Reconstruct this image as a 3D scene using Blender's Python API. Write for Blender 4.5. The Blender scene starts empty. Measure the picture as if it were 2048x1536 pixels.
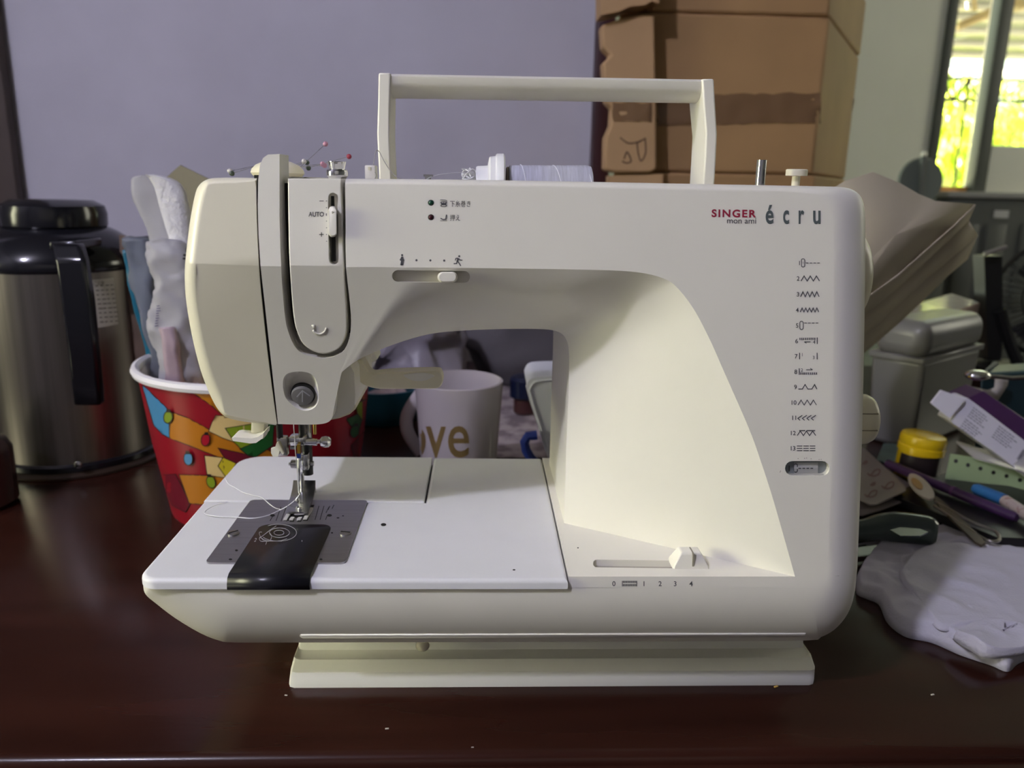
import bpy, bmesh, math, random
from mathutils import Vector, Matrix
from mathutils.bvhtree import BVHTree
SC = bpy.context.scene
COL = SC.collection
RNG = random.Random(7)

# ------------------------------------------------------------------ camera
FPX, IW, IH = 1598.0, 2048, 1536
YAW, PITCH, ROLL = math.radians(2.4), math.radians(14.0), math.radians(1.15)
CAMP = Vector((0, 0, .285))
_f = Vector((math.sin(YAW)*math.cos(PITCH), math.cos(YAW)*math.cos(PITCH), -math.sin(PITCH)))
_r0 = Vector((math.cos(YAW), -math.sin(YAW), 0))
_u0 = _r0.cross(_f)
CR = _r0*math.cos(ROLL) + _u0*math.sin(ROLL)
CU = _u0*math.cos(ROLL) - _r0*math.sin(ROLL)
CF = _f
cam = bpy.data.cameras.new('camera')
cam.sensor_width = 36
cam.lens = 36*FPX/IW
cam.clip_start = .01
cam.dof.use_dof = True
cam.dof.focus_distance = .43
cam.dof.aperture_fstop = 9.5
camo = bpy.data.objects.new('camera', cam)
COL.objects.link(camo)
camo.matrix_world = Matrix(((CR.x, CU.x, -CF.x, CAMP.x), (CR.y, CU.y, -CF.y, CAMP.y), (CR.z, CU.z, -CF.z, CAMP.z), (0, 0, 0, 1)))
SC.camera = camo

# ------------------------------------------------------------------ light
W = bpy.data.worlds.new('sky'); SC.world = W; W.use_nodes = True
bg = W.node_tree.nodes['Background']
bg.inputs[0].default_value = (.80, .92, .72, 1)
bg.inputs[1].default_value = 4.0

def lamp(name, kind, loc, energy, col, target=None, **kw):
    l = bpy.data.lights.new(name, kind); l.energy = energy; l.color = col
    for k, v in kw.items(): setattr(l, k, v)
    o = bpy.data.objects.new(name, l); COL.objects.link(o); o.location = loc
    if target is not None:
        o.rotation_euler = (Vector(target)-Vector(loc)).to_track_quat('-Z', 'Y').to_euler()
    return o
lamp('sunlight', 'SUN', (1, 4, 9), 105.0, (1, .95, .66), (3.0, 10.0, 0), angle=.01)
lamp('ceiling_bulb', 'POINT', (-1.1, -.72, 1.65), 92.0, (.79, .775, 1.0), shadow_soft_size=.05)
lamp('left_window_light', 'AREA', (-1.55, .08, .42), 3.75, (1.0, .99, .66), (.1, .12, .12), shape='RECTANGLE', size=.45, size_y=.5, spread=math.radians(72))
lamp('rear_fill_light', 'AREA', (.2, -2.0, .9), 0.9, (1.0, .92, .75), (0, .6, .1), shape='RECTANGLE', size=1.6, size_y=1.0)  # added soft fill behind the camera, no window there
lamp('far_wall_fill_light', 'AREA', (3.3, 1.7, 1.0), 18.0, (1.0, .97, .78), (1.2, 2.9, .3), shape='RECTANGLE', size=.9, size_y=1.2)  # added lamp off to the right, lifts the far wall
vs = SC.view_settings
vs.view_transform = 'Standard'; vs.look = 'None'; vs.gamma = 1.0; vs.use_curve_mapping = False
vs.exposure = 0.0

# ------------------------------------------------------------------ pixel -> world (points are placed on planes of the place)
def ray(px, py): return CF*FPX + CR*(px-IW/2) + CU*(IH/2-py)
def PY(px, py, Y):
    d = ray(px, py); return CAMP + d*(Y/d.y)
def PZ(px, py, Z):
    d = ray(px, py); return CAMP + d*((Z-CAMP.z)/d.z)
def mpp(P): return (Vector(P)-CAMP).dot(CF)/FPX          # metres per pixel at P
FA, FS = .3735, .11                                        # machine front plane: y = FA + FS*(z-.09)
def FP(px, py, off=0.0):
    d = ray(px, py); t = (FA + FS*(CAMP.z-.09) + off)/(d.y - FS*d.z); return CAMP + d*t
ZC = FP(720, 534).z
YC = FA + FS*(ZC-.09)
HSL = .38
def HS(px, py, off=0.0):
    p = FP(px, py, off)
    if p.z >= ZC: return p
    d = ray(px, py); t = (YC + off + HSL*(ZC-CAMP.z))/(d.y + HSL*d.z); return CAMP + d*t

# ------------------------------------------------------------------ materials
MATS = {}
def mat(name, col, rough=.5, metal=0.0, spec=.5, noise=0.0, nscale=20.0, bump=0.0, bscale=200.0, trans=0.0, alpha=1.0, emit=None, coat=0.0, col2=None, stretch=None, ior=1.45, sss=0.0, contrast=None):
    if name in MATS: return MATS[name]
    m = bpy.data.materials.new(name); m.use_nodes = True
    nt = m.node_tree; b = nt.nodes['Principled BSDF']
    b.inputs['Base Color'].default_value = (*col, 1)
    b.inputs['Roughness'].default_value = rough
    b.inputs['Metallic'].default_value = metal
    b.inputs['Specular IOR Level'].default_value = spec
    b.inputs['IOR'].default_value = ior
    b.inputs['Transmission Weight'].default_value = trans
    b.inputs['Alpha'].default_value = alpha
    b.inputs['Coat Weight'].default_value = coat
    b.inputs['Subsurface Weight'].default_value = sss
    tc = nt.nodes.new('ShaderNodeTexCoord')
    src = tc.outputs['Object']
    if stretch:
        mp = nt.nodes.new('ShaderNodeMapping'); mp.inputs['Scale'].default_value = stretch
        nt.links.new(src, mp.inputs[0]); src = mp.outputs[0]
    if noise or col2:
        n = nt.nodes.new('ShaderNodeTexNoise'); n.inputs['Scale'].default_value = nscale; n.inputs['Detail'].default_value = 5
        nt.links.new(src, n.inputs['Vector'])
        rp = nt.nodes.new('ShaderNodeValToRGB')
        c2 = col2 if col2 else tuple(max(0, c*(1-noise)) for c in col)
        rp.color_ramp.elements[0].color = (*c2, 1); rp.color_ramp.elements[1].color = (*col, 1)
        a, z = contrast if contrast else (.3, .7)
        rp.color_ramp.elements[0].position = a; rp.color_ramp.elements[1].position = z
        nt.links.new(n.outputs['Fac'], rp.inputs[0]); nt.links.new(rp.outputs[0], b.inputs['Base Color'])
    if bump:
        n2 = nt.nodes.new('ShaderNodeTexNoise'); n2.inputs['Scale'].default_value = bscale; n2.inputs['Detail'].default_value = 4
        nt.links.new(src, n2.inputs['Vector'])
        bp = nt.nodes.new('ShaderNodeBump'); bp.inputs['Strength'].default_value = bump; bp.inputs['Distance'].default_value = .002
        nt.links.new(n2.outputs['Fac'], bp.inputs['Height']); nt.links.new(bp.outputs[0], b.inputs['Normal'])
    if emit:
        b.inputs['Emission Color'].default_value = (*emit[0], 1); b.inputs['Emission Strength'].default_value = emit[1]
    MATS[name] = m
    return m

IVORY = mat('ivory_plastic', (.80, .775, .69), .36, noise=.03, nscale=30, bump=.02, bscale=900)
CREAM = mat('aged_cream_plastic', (.80, .75, .56), .34, noise=.04, nscale=25)
WHITE = mat('white_bed_plastic', (.76, .76, .78), .38, noise=.03, nscale=40)
PLINTH = mat('plinth_plastic', (.81, .80, .73), .35)
DARKGAP = mat('dark_gap', (.012, .012, .011), .7)
SLOTM = mat('slot_plastic', (.24, .22, .17), .6)
STEEL = mat('brushed_steel', (.40, .39, .40), .34, metal=1.0, noise=.12, nscale=8, stretch=(3, 60, 3), bump=.03, bscale=60)
CHROME = mat('chrome', (.72, .72, .72), .12, metal=1.0)
DCHROME = mat('dark_chrome', (.36, .35, .34), .2, metal=1.0)
BLACKM = mat('black_metal', (.012, .012, .013), .4)
SMOKE = mat('smoked_plastic', (.012, .012, .016), .28, spec=.3)
PRINT = mat('grey_print', (.075, .075, .08), .6)
PRINTG = mat('greygreen_print', (.085, .105, .105), .6)
REDP = mat('red_print', (.30, .012, .04), .6)
LINEP = mat('pale_print', (.35, .35, .37), .6)
THREAD = mat('white_thread', (.78, .78, .80), .8)
GREENL = mat('green_lens', (.005, .05, .03), .1)
REDL = mat('red_lens', (.04, .006, .01), .1)
GREYB = mat('grey_button', (.17, .165, .16), .45)

# ------------------------------------------------------------------ objects
OFF = {}
def tag(o, label=None, cat=None, group=None, kind=None):
    if label: o['label'] = label
    if cat: o['category'] = cat
    if group: o['group'] = group
    if kind: o['kind'] = kind
    return o
def thing(name, label, cat, loc, group=None):
    o = bpy.data.objects.new(name, None); o.empty_display_size = .02
    COL.objects.link(o); o.location = loc; OFF[o] = Vector(loc)
    return tag(o, label, cat, group)

class G:
    """collects shapes in world coordinates"""
    def __init__(s): s.v = []; s.f = []
    def add(s, v, f, M=None):
        n = len(s.v)
        s.v += [(M @ Vector(p)) if M else Vector(p) for p in v]
        s.f += [tuple(i+n for i in q) for q in f]
        return s
    def grid(s, rows, closed=False, M=None):
        """rows of equally many points -> quads; closed joins the ends of every row"""
        nr, nc = len(rows), len(rows[0])
        v = [p for r in rows for p in r]; f = []
        for i in range(nr-1):
            for j in range(nc if closed else nc-1):
                k = (j+1) % nc
                f.append((i*nc+j, i*nc+k, (i+1)*nc+k, (i+1)*nc+j))
        return s.add(v, f, M)
    def loft(s, rings, cap=True, M=None):
        n = len(rings[0]); s.grid(rings, True, M)
        if cap:
            s.add(rings[0], [tuple(range(n-1, -1, -1))], M); s.add(rings[-1], [tuple(range(n))], M)
        return s
    def lathe(s, prof, c=(0, 0, 0), n=48, axis=None, cap=True, M=None):
        """prof: (radius, height); axis: direction of height"""
        c = Vector(c); a = Vector(axis or (0, 0, 1)).normalized()
        q = a.to_track_quat('Z', 'Y')
        rings = []
        for r, h in prof:
            r = max(r, 1e-5)
            rings.append([c + q @ Vector((r*math.cos(2*math.pi*k/n), r*math.sin(2*math.pi*k/n), h)) for k in range(n)])
        return s.loft(rings, cap, M)
    def cyl(s, a, b, r, n=20, r2=None, bev=0.0):
        a, b = Vector(a), Vector(b); L = (b-a).length; r2 = r if r2 is None else r2
        pr = [(r, 0), (r2, L)] if not bev else [(r-bev, 0), (r, bev), (r2, L-bev), (r2-bev, L)]
        return s.lathe(pr, a, n, b-a)
    def tube(s, pts, r, n=8, cap=True, flat=1.0, upv=(0, 0, 1)):
        pts = [Vector(p) for p in pts]; m = len(pts)
        rr = r if isinstance(r, (list, tuple)) else [r]*m
        rings = []; nn = None
        for i, p in enumerate(pts):
            t = (pts[min(i+1, m-1)]-pts[max(i-1, 0)])
            if t.length < 1e-9: t = Vector((0, 0, 1))
            t.normalize()
            if nn is None:
                up = Vector(upv)
                if abs(t.dot(up)) > .95: up = Vector((0, 1, 0))
                nn = up-t*up.dot(t)
            else: nn = nn-t*nn.dot(t)
            nn.normalize(); side = t.cross(nn)
            rings.append([p + (side*math.cos(2*math.pi*k/n) + nn*flat*math.sin(2*math.pi*k/n))*rr[i] for k in range(n)])
        return s.loft(rings, cap)
    def prism(s, pts, vec):
        pts = [Vector(p) for p in pts]; vec = Vector(vec); n = len(pts)
        v = pts + [p+vec for p in pts]
        f = [tuple(range(n-1, -1, -1)), tuple(range(n, 2*n))] + [(i, (i+1) % n, n+(i+1) % n, n+i) for i in range(n)]
        return s.add(v, f)
    def box(s, lo, hi, bev=0.0, seg=2, M=None):
        x0, y0, z0 = lo; x1, y1, z1 = hi
        v = [(x, y, z) for z in (z0, z1) for y in (y0, y1) for x in (x0, x1)]
        f = [(0, 2, 3, 1), (4, 5, 7, 6), (0, 1, 5, 4), (2, 6, 7, 3), (0, 4, 6, 2), (1, 3, 7, 5)]
        if not bev: return s.add(v, f, M)
        bm = bmesh.new(); bv = [bm.verts.new(p) for p in v]
        for q in f: bm.faces.new([bv[i] for i in q])
        bmesh.ops.recalc_face_normals(bm, faces=bm.faces[:])
        bmesh.ops.bevel(bm, geom=bm.edges[:], offset=bev, segments=seg, profile=.5, affect='EDGES')
        bm.verts.index_update()
        v2 = [q.co.copy() for q in bm.verts]; f2 = [[q.index for q in fc.verts] for fc in bm.faces]
        bm.free()
        return s.add(v2, f2, M)
    def sphere(s, c, r, n=14, m=9, sc=(1, 1, 1)):
        c = Vector(c); rings = []
        for i in range(1, m):
            t = math.pi*i/m
            rings.append([c+Vector((r*sc[0]*math.sin(t)*math.cos(2*math.pi*k/n), r*sc[1]*math.sin(t)*math.sin(2*math.pi*k/n), -r*sc[2]*math.cos(t))) for k in range(n)])
        return s.loft(rings, True)
    # shapes given as a rectangle of the view at a real depth Y
    def pbox(s, x0, y0, x1, y1, Y, dy, bev=0.0, rot=0.0):
        c = PY((x0+x1)/2, (y0+y1)/2, Y); k = mpp(c)
        hx, hz = abs(x1-x0)/2*k, abs(y1-y0)/2*k
        M = Matrix.Translation(c) @ Matrix.Rotation(rot, 4, 'Y')
        return s.box((-hx, 0, -hz), (hx, dy, hz), bev, M=M)
    def obj(s, name, m, parent=None, label=None, cat=None, group=None, kind=None, sharp=35, recalc=True, base=None, weight=False, weld=True):
        o = mesh_obj(name, s.v, s.f, m, parent, sharp, recalc, base, weld)
        if weight:
            w = o.modifiers.new('wn', 'WEIGHTED_NORMAL'); w.keep_sharp = True; w.weight = 80
        return tag(o, label, cat, group, kind)

def mesh_obj(name, v, f, m, parent=None, sharp=35, recalc=True, base=None, weld=True):
    v = [Vector(p) for p in v]
    if parent is not None: off = OFF[parent]
    elif base is not None: off = Vector(base)
    else:
        off = Vector(((min(p.x for p in v)+max(p.x for p in v))/2, (min(p.y for p in v)+max(p.y for p in v))/2, min(p.z for p in v)))
    me = bpy.data.meshes.new(name)
    me.from_pydata([p-off for p in v], [], f)
    if recalc or weld:
        bm = bmesh.new(); bm.from_mesh(me)
        if weld: bmesh.ops.remove_doubles(bm, verts=bm.verts[:], dist=1e-6)
        if recalc: bmesh.ops.recalc_face_normals(bm, faces=bm.faces[:])
        bm.to_mesh(me); bm.free()
    for mm in (m if isinstance(m, (list, tuple)) else [m]): me.materials.append(mm)
    finish(me, sharp)
    o = bpy.data.objects.new(name, me); COL.objects.link(o)
    if parent is not None: o.parent = parent
    else: o.location = off
    OFF[o] = off
    return o
def finish(me, sharp):
    me.polygons.foreach_set('use_smooth', [True]*len(me.polygons))
    if sharp is not None: me.set_sharp_from_angle(angle=math.radians(sharp))
    me.update()

def cut(o, cutters):
    """subtract closed shapes (G) from o and keep the result"""
    tmp = []
    for g in cutters:
        c = g.obj('cutter', SLOTM, base=(0, 0, 0)); tmp.append(c)
        c.location = -OFF[o] if o.parent is not None else (0, 0, 0)
        if o.parent is not None: c.location = (0, 0, 0)
        md = o.modifiers.new('b', 'BOOLEAN'); md.object = c; md.operation = 'DIFFERENCE'; md.solver = 'MANIFOLD'
    bpy.context.view_layer.update()
    dg = bpy.context.evaluated_depsgraph_get()
    me = bpy.data.meshes.new_from_object(o.evaluated_get(dg))
    o.modifiers.clear()
    old = o.data; nm = old.name; o.data = me; bpy.data.meshes.remove(old); me.name = nm
    for c in tmp:
        d = c.data; bpy.data.objects.remove(c); bpy.data.meshes.remove(d)
    bm = bmesh.new(); bm.from_mesh(me)
    bmesh.ops.triangulate(bm, faces=[f for f in bm.faces if len(f.verts) > 4], ngon_method='EAR_CLIP')
    bm.to_mesh(me); bm.free()
    finish(me, 35)

def bvh(*objs):
    V, F = [], []
    for o in objs:
        n = len(V); V += [v.co + OFF[o] for v in o.data.vertices]
        F += [[i+n for i in p.vertices] for p in o.data.polygons]
    return BVHTree.FromPolygons(V, F)

def hit(tree, px, py, off=.00015):
    d = ray(px, py).normalized()
    l, n, i, t = tree.ray_cast(CAMP, d)
    if l is None: return None
    if n.dot(d) > 0: n = -n
    return l + n*off

class Decal:
    """flat print laid on the surface of an object"""
    def __init__(s, tree, off=.00015): s.t = tree; s.g = G(); s.off = off
    def tri(s, pts, faces):
        P = [hit(s.t, x, y, s.off) for x, y in pts]
        ok = [f for f in faces if all(P[i] is not None for i in f)]
        used = sorted({i for f in ok for i in f}); mp = {i: k for k, i in enumerate(used)}
        s.g.add([P[i] for i in used], [tuple(mp[i] for i in f) for f in ok]); return s
    def line(s, pts, w=2.0, closed=False):
        pts = [Vector(p) for p in pts]; n = len(pts)
        L, R = [], []
        for i, p in enumerate(pts):
            a = pts[(i-1) % n] if (closed or i) else p
            b = pts[(i+1) % n] if (closed or i < n-1) else p
            d1 = (p-a); d2 = (b-p)
            if d1.length < 1e-6: d1 = d2
            if d2.length < 1e-6: d2 = d1
            d1.normalize(); d2.normalize()
            t = d1+d2
            if t.length < .1: t = d1
            t.normalize()
            nn = Vector((-t.y, t.x)); k = max(.45, nn.dot(Vector((-d1.y, d1.x))))
            L.append(p+nn*w/2/k); R.append(p-nn*w/2/k)
        v = L+R
        f = [(i, (i+1) % n, n+(i+1) % n, n+i) for i in range(n if closed else n-1)]
        return s.tri([(q.x, q.y) for q in v], f)
    def disc(s, x, y, r, ry=None, n=16):
        ry = ry or r
        return s.tri([(x+r*math.cos(2*math.pi*k/n), y+ry*math.sin(2*math.pi*k/n)) for k in range(n)], [tuple(range(n))])
    def ring(s, x, y, r, ry, w, n=32, a0=0, a1=2*math.pi):
        full = abs(a1-a0-2*math.pi) < 1e-6
        m = n if full else n+1
        return s.line([(x+r*math.cos(a0+(a1-a0)*k/n), y+ry*math.sin(a0+(a1-a0)*k/n)) for k in range(m)], w, full)
    def poly(s, pts, step=12.0):
        bm = bmesh.new(); bm.faces.new([bm.verts.new((x, y, 0)) for x, y in pts])
        xs = [p[0] for p in pts]; ys = [p[1] for p in pts]
        for ax, lo, hi in ((0, min(xs), max(xs)), (1, min(ys), max(ys))):
            k = lo+step
            while k < hi:
                co = Vector((k, 0, 0)) if ax == 0 else Vector((0, k, 0)); no = Vector((1, 0, 0)) if ax == 0 else Vector((0, 1, 0))
                bmesh.ops.bisect_plane(bm, geom=bm.verts[:]+bm.edges[:]+bm.faces[:], plane_co=co, plane_no=no)
                k += step
        bmesh.ops.triangulate(bm, faces=bm.faces[:])
        bm.verts.index_update()
        v = [(q.co.x, q.co.y) for q in bm.verts]; f = [tuple(q.index for q in fc.verts) for fc in bm.faces]
        bm.free()
        return s.tri(v, f)
    def text(s, body, x, y, h, w=None, bold=0.0, rot=0.0, spacing=1.0, right=False, shear=0.0, fine=None):
        """baseline starts at (x, y) of the view; h = height of a capital; w = total width"""
        v, f = text_mesh(body, bold, spacing, shear)
        if not v: return s
        x0 = min(p[0] for p in v); x1 = max(p[0] for p in v)
        k = h/.70; kx = (w/(x1-x0)) if w else k
        ca, sa = math.cos(rot), math.sin(rot); P = []
        for a, b in v:
            q = (a-(x1 if right else x0))*kx; b = b*k
            P.append((x+q*ca+b*sa, y+q*sa-b*ca))
        if fine:
            bm = bmesh.new(); vv = [bm.verts.new((a, b, 0)) for a, b in P]
            for q in f: bm.faces.new([vv[i] for i in q])
            for ax in (0, 1):
                lo = min(p[ax] for p in P); hi = max(p[ax] for p in P); k = lo+fine
                while k < hi:
                    n_ = Vector((1, 0, 0)) if ax == 0 else Vector((0, 1, 0))
                    bmesh.ops.bisect_plane(bm, geom=bm.verts[:]+bm.edges[:]+bm.faces[:], plane_co=n_*k, plane_no=n_); k += fine
            bm.verts.index_update(); P = [(q.co.x, q.co.y) for q in bm.verts]; f = [tuple(q.index for q in fc.verts) for fc in bm.faces]; bm.free()
        return s.tri(P, f)
    def obj(s, name, m, parent, label=None):
        return s.g.obj(name, m, parent, label, recalc=False, sharp=None, weld=False) if s.g.f else None

def text_mesh(body, bold=0.0, spacing=1.0, shear=0.0):
    c = bpy.data.curves.new('t', 'FONT'); c.body = body; c.offset = bold; c.space_character = spacing; c.shear = shear
    c.resolution_u = 4
    o = bpy.data.objects.new('t', c); COL.objects.link(o)
    bpy.context.view_layer.update()
    dg = bpy.context.evaluated_depsgraph_get()
    me = bpy.data.meshes.new_from_object(o.evaluated_get(dg))
    v = [(q.co.x, q.co.y) for q in me.vertices]; f = [tuple(p.vertices) for p in me.polygons]
    bpy.data.objects.remove(o); bpy.data.curves.remove(c); bpy.data.meshes.remove(me)
    return v, f

def catmull(P, m):
    P = [Vector(p) for p in P]; out = []; n = len(P)
    for i in range(n-1):
        a = P[max(i-1, 0)]; b = P[i]; c = P[i+1]; d = P[min(i+2, n-1)]
        for k in range(m):
            t = k/m
            out.append(.5*((2*b)+(c-a)*t+(2*a-5*b+4*c-d)*t*t+(3*b-a-3*c+d)*t**3))
    out.append(P[-1]); return out
def lerp(a, b, t): return a+(b-a)*t
def spline_px(P, m=5): return [(p.x, p.y) for p in catmull([(a, b, 0) for a, b in P], m)]

# ================================================================== the setting
WALLM = mat('lavender_plaster', (.67, .65, .70), .85, noise=.20, nscale=3.2, bump=.12, bscale=25, contrast=(.35, .75))
FARWALL = mat('hazed_plaster', (.56, .565, .47), .8, noise=.12, nscale=2)  # raised, greenish colour carries the window's haze and green bounce
ROOMW = mat('room_plaster', (.30, .29, .28), .85, noise=.1, nscale=3)
FLOORM = mat('floor_cement', (.16, .14, .12), .6, noise=.2, nscale=4)
DWOOD = mat('dark_door_wood', (.055, .040, .030), .5, noise=.5, nscale=5, stretch=(8, 8, .6), bump=.1, bscale=30)
MAROON = mat('maroon_paint', (.055, .018, .020), .4, noise=.2, nscale=10)
FRAMEG = mat('dark_window_frame', (.055, .06, .05), .5)
def struct(name, lo, hi, m, bev=0.0):
    return G().box(lo, hi, bev).obj(name, m, kind='structure')
struct('floor', (-2.0, -2.6, -.78), (3.6, 4.2, -.74), FLOORM)
struct('ceiling', (-2.0, -2.6, 1.95), (3.6, 3.05, 2.0), ROOMW)
struct('wall_left', (-2.05, -2.6, -.74), (-2.0, 3.05, 1.95), ROOMW)
struct('wall_front', (-2.0, -2.65, -.74), (3.6, -2.6, 1.95), ROOMW)
struct('wall_right', (3.6, -2.6, -.74), (3.65, 3.05, 1.95), ROOMW)
WB = 1.36
xr = PY(1186, 200, WB).x
struct('wall_back', (-2.0, WB, -.74), (xr, WB+.1, 1.95), WALLM)
x0 = PY(1186, 200, WB-.01).x; x1 = PY(1216, 200, WB-.01).x
struct('trim_1', (x0, WB-.03, -.74), (x1+.004, WB+.12, 1.95), MAROON, .003)
# dark wooden door and its frame against the wall, left
xa = PY(28, 200, WB).x
struct('trim_2', (xa-.035, WB-.025, -.74), (xa, WB, 1.95), mat('door_frame_wood', (.10, .075, .06), .6, noise=.3, nscale=8), .003)
d1 = G().box((xa-.80, WB-.02, -.74), (xa-.035, WB, 1.9)).obj('door_1', DWOOD, kind='structure')
G().box((xa-.72, WB-.030, .1), (xa-.12, WB-.018, 1.1), .006).obj('door_panel', DWOOD, d1)
G().box((xa-.72, WB-.030, -.6), (xa-.12, WB-.018, .0), .006).obj('door_panel', DWOOD, d1)

# far wall with the window opening, seen past the cartons
FY = 3.0
wl = PY(1884, 100, FY).x; wr = wl+1.3
zs = PY(1925, 388, FY).z; zt = 1.75
fw = G()
fw.box((xr+.02, FY, -.74), (wl, FY+.1, 1.95)).box((wl, FY, -.74), (wr, FY+.1, zs)).box((wl, FY, zt), (wr, FY+.1, 1.95)).box((wr, FY, -.74), (3.6, FY+.1, 1.95))
fw.obj('wall_far', FARWALL, kind='structure')
w1 = thing('window_1', None, None, (wl, FY, zs)); w1['kind'] = 'structure'
mx = PY(1988, 150, FY).x
G().box((wl, FY-.02, zs), (wl+.030, FY+.05, zt), .004).obj('window_frame', FRAMEG, w1)
G().box((mx-.024, FY-.02, zs), (mx+.024, FY+.04, zt), .004).obj('window_mullion', FRAMEG, w1)
G().box((wl, FY-.06, zs-.03), (wr, FY+.10, zs+.004), .004).obj('window_sill', mat('white_sill', (.75, .72, .68), .5), w1)
G().box((wl+.030, FY+.02, zs+.004), (mx-.024, FY+.06, zs+.026), .002).obj('sill_strip', mat('orange_strip', (.55, .26, .06), .5), w1)
zr = PY(2010, 292, FY).z
G().box((mx+.024, FY-.01, zs), (wr, FY+.03, zr), .003).obj('lower_panel', FARWALL, w1)
G().box((wr-.045, FY-.03, zs), (wr, FY+.06, zt), .004).obj('window_frame', FRAMEG, w1)
G().box((mx+.024, FY+.015, zr), (wr-.045, FY+.019, zt)).obj('pane', mat('window_glass', (.95, 1, .95), .02, trans=1.0, ior=1.02, alpha=.25), w1)

# ---- outside: patio roof, gate, hedge
PURL = mat('painted_purlin', (.62, .56, .54), .6)
TANB = mat('tan_beam', (.48, .36, .22), .6)
ROOFM = mat('grey_roof_sheet', (.30, .31, .30), .6, noise=.2, nscale=3)
ro = thing('patio_roof', 'patio roof of grey sheets on pale purlins outside the window', 'roof', (3.4, 5.2, 1.2))
zR = 1.36
def roofY(py): return (zR-CAMP.z)/(PY(1945, py, 1.0).z-CAMP.z)
for py in (-30, 8, 30, 58, 84, 106):
    yy = roofY(py); G().box((1.6, yy-.03, zR-.035), (6.2, yy+.03, zR), .004).obj('purlin', PURL, ro)
yE = roofY(119)
for i in range(8):
    G().box((1.6+.6*i, 3.2, zR+.002), (2.19+.6*i, yE, zR+.012)).obj('roof_sheet', ROOFM, ro)
zq = PY(1945, 144, yE+.1).z
G().box((1.6, yE+.08, zq-.02), (6.4, yE+.12, zq+.015), .003).obj('header_beam', PURL, ro)
for (a, b) in (((1915, 56), (2052, 2)), ((1918, 50), (2052, -10)), ((1950, 22), (1946, -30)), ((2030, 20), (2100, -6))):
    G().tube([PY(*a, 4.6), PY(*b, 4.6)], .016, 4).obj('truss_beam', TANB, ro)
px = PY(1985, 60, 4.5)
G().box((px.x-.02, 4.48, -.74), (px.x+.02, 4.52, zR), .003).obj('patio_post', PURL, ro)
gate = thing('iron_gate', 'thin black iron gate with diagonal bars behind the window', 'gate', (PY(1950, 380, 5.6).x, 5.6, -.74))
zA = PY(1940, 158, 5.6).z; zB = PY(1940, 201, 5.6).z
xg0 = PY(1880, 200, 5.6).x; xg1 = PY(2140, 200, 5.6).x
IRON = mat('black_iron', (.03, .03, .03), .5)
for z in (zA, zB, -.5):
    G().box((xg0, 5.59, z-.010), (xg1, 5.61, z+.010)).obj('rail', IRON, gate)
n = 5
for i in range(n):
    a = lerp(xg0, xg1, i/n); b = lerp(xg0, xg1, (i+1)/n); m_ = (a+b)/2
    G().tube([(a, 5.6, zA), (m_, 5.6, zB)], .008, 4).obj('diagonal_bar', IRON, gate)
    G().tube([(m_, 5.6, zB), (b, 5.6, zA)], .008, 4).obj('diagonal_bar', IRON, gate)
    G().tube([(m_, 5.6, zA), (m_, 5.6, zB)], .006, 4).obj('upright_bar', IRON, gate)
    G().tube([(a, 5.6, zA), (a, 5.6, -.74)], .010, 4).obj('upright_bar', IRON, gate)
LEAF = [mat('leaf_yellow_green', (.80, .84, .10), .6), mat('leaf_green', (.52, .70, .08), .6), mat('leaf_pale', (.88, .88, .35), .6)]
hedge = thing('hedge', 'bright yellow-green sunlit hedge seen through the far window', 'hedge', (3.4, 7.2, -.74))
r2 = random.Random(3)
for k in range(3):
    g = G()
    for i in range(1500):
        c = Vector((r2.uniform(1.7, 6.2), 6.9+r2.random()**2*.8, r2.uniform(-.6, 1.25)))
        s = r2.uniform(.04, .10); a = Vector((r2.gauss(0, 1), r2.gauss(0, .4)-.8, r2.gauss(0, 1)+.6)).normalized()
        q = a.to_track_quat('Z', 'Y'); w = s*.45
        g.add([c+q @ Vector(p) for p in ((0, -s, 0), (w, 0, .01), (0, s, 0), (-w, 0, .01))], [(0, 1, 2, 3)])
    g.obj('leaves', LEAF[k], hedge, recalc=False, weld=False, sharp=None, kind='stuff')
G().box((1.5, 7.75, -.74), (6.6, 7.85, 1.1)).obj('hedge_core', LEAF[1], hedge)
struct('ground_outside', (-1.0, 3.1, -.80), (8.0, 12.0, -.75), mat('yard_soil', (.30, .27, .20), .9, noise=.3, nscale=3))

# ---- table
TABLE = mat('dark_varnished_wood', (.034, .0105, .0068), .22, spec=.40, noise=.45, nscale=4, stretch=(1.2, 9, 9), bump=.015, bscale=30)
nt = TABLE.node_tree; b = nt.nodes['Principled BSDF']
nz = nt.nodes.new('ShaderNodeTexNoise'); nz.inputs['Scale'].default_value = 7; nz.inputs['Detail'].default_value = 6
rp = nt.nodes.new('ShaderNodeMapRange'); rp.inputs['From Min'].default_value = .3; rp.inputs['From Max'].default_value = .7
rp.inputs['To Min'].default_value = .13; rp.inputs['To Max'].default_value = .30
nt.links.new(nz.outputs['Fac'], rp.inputs[0]); nt.links.new(rp.outputs[0], b.inputs['Roughness'])
tb = thing('table', 'dark reddish-brown varnished wooden table under the sewing machine', 'table', (0, .8, -.74))
G().box((-1.15, .352, -.022), (1.25, 1.30, 0), .006, 3).obj('table_top', TABLE, tb)
G().box((-1.17, .30, -.034), (1.27, 1.31, -.0065), .006, 3).obj('edge_moulding', TABLE, tb)
G().box((-1.05, .36, -.13), (1.15, 1.24, -.0345), .003).obj('apron', TABLE, tb)
for sx in (-1.05, 1.08):
    for sy in (.37, 1.17): G().box((sx, sy, -.74), (sx+.07, sy+.07, -.13), .004).obj('leg', TABLE, tb)

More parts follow.
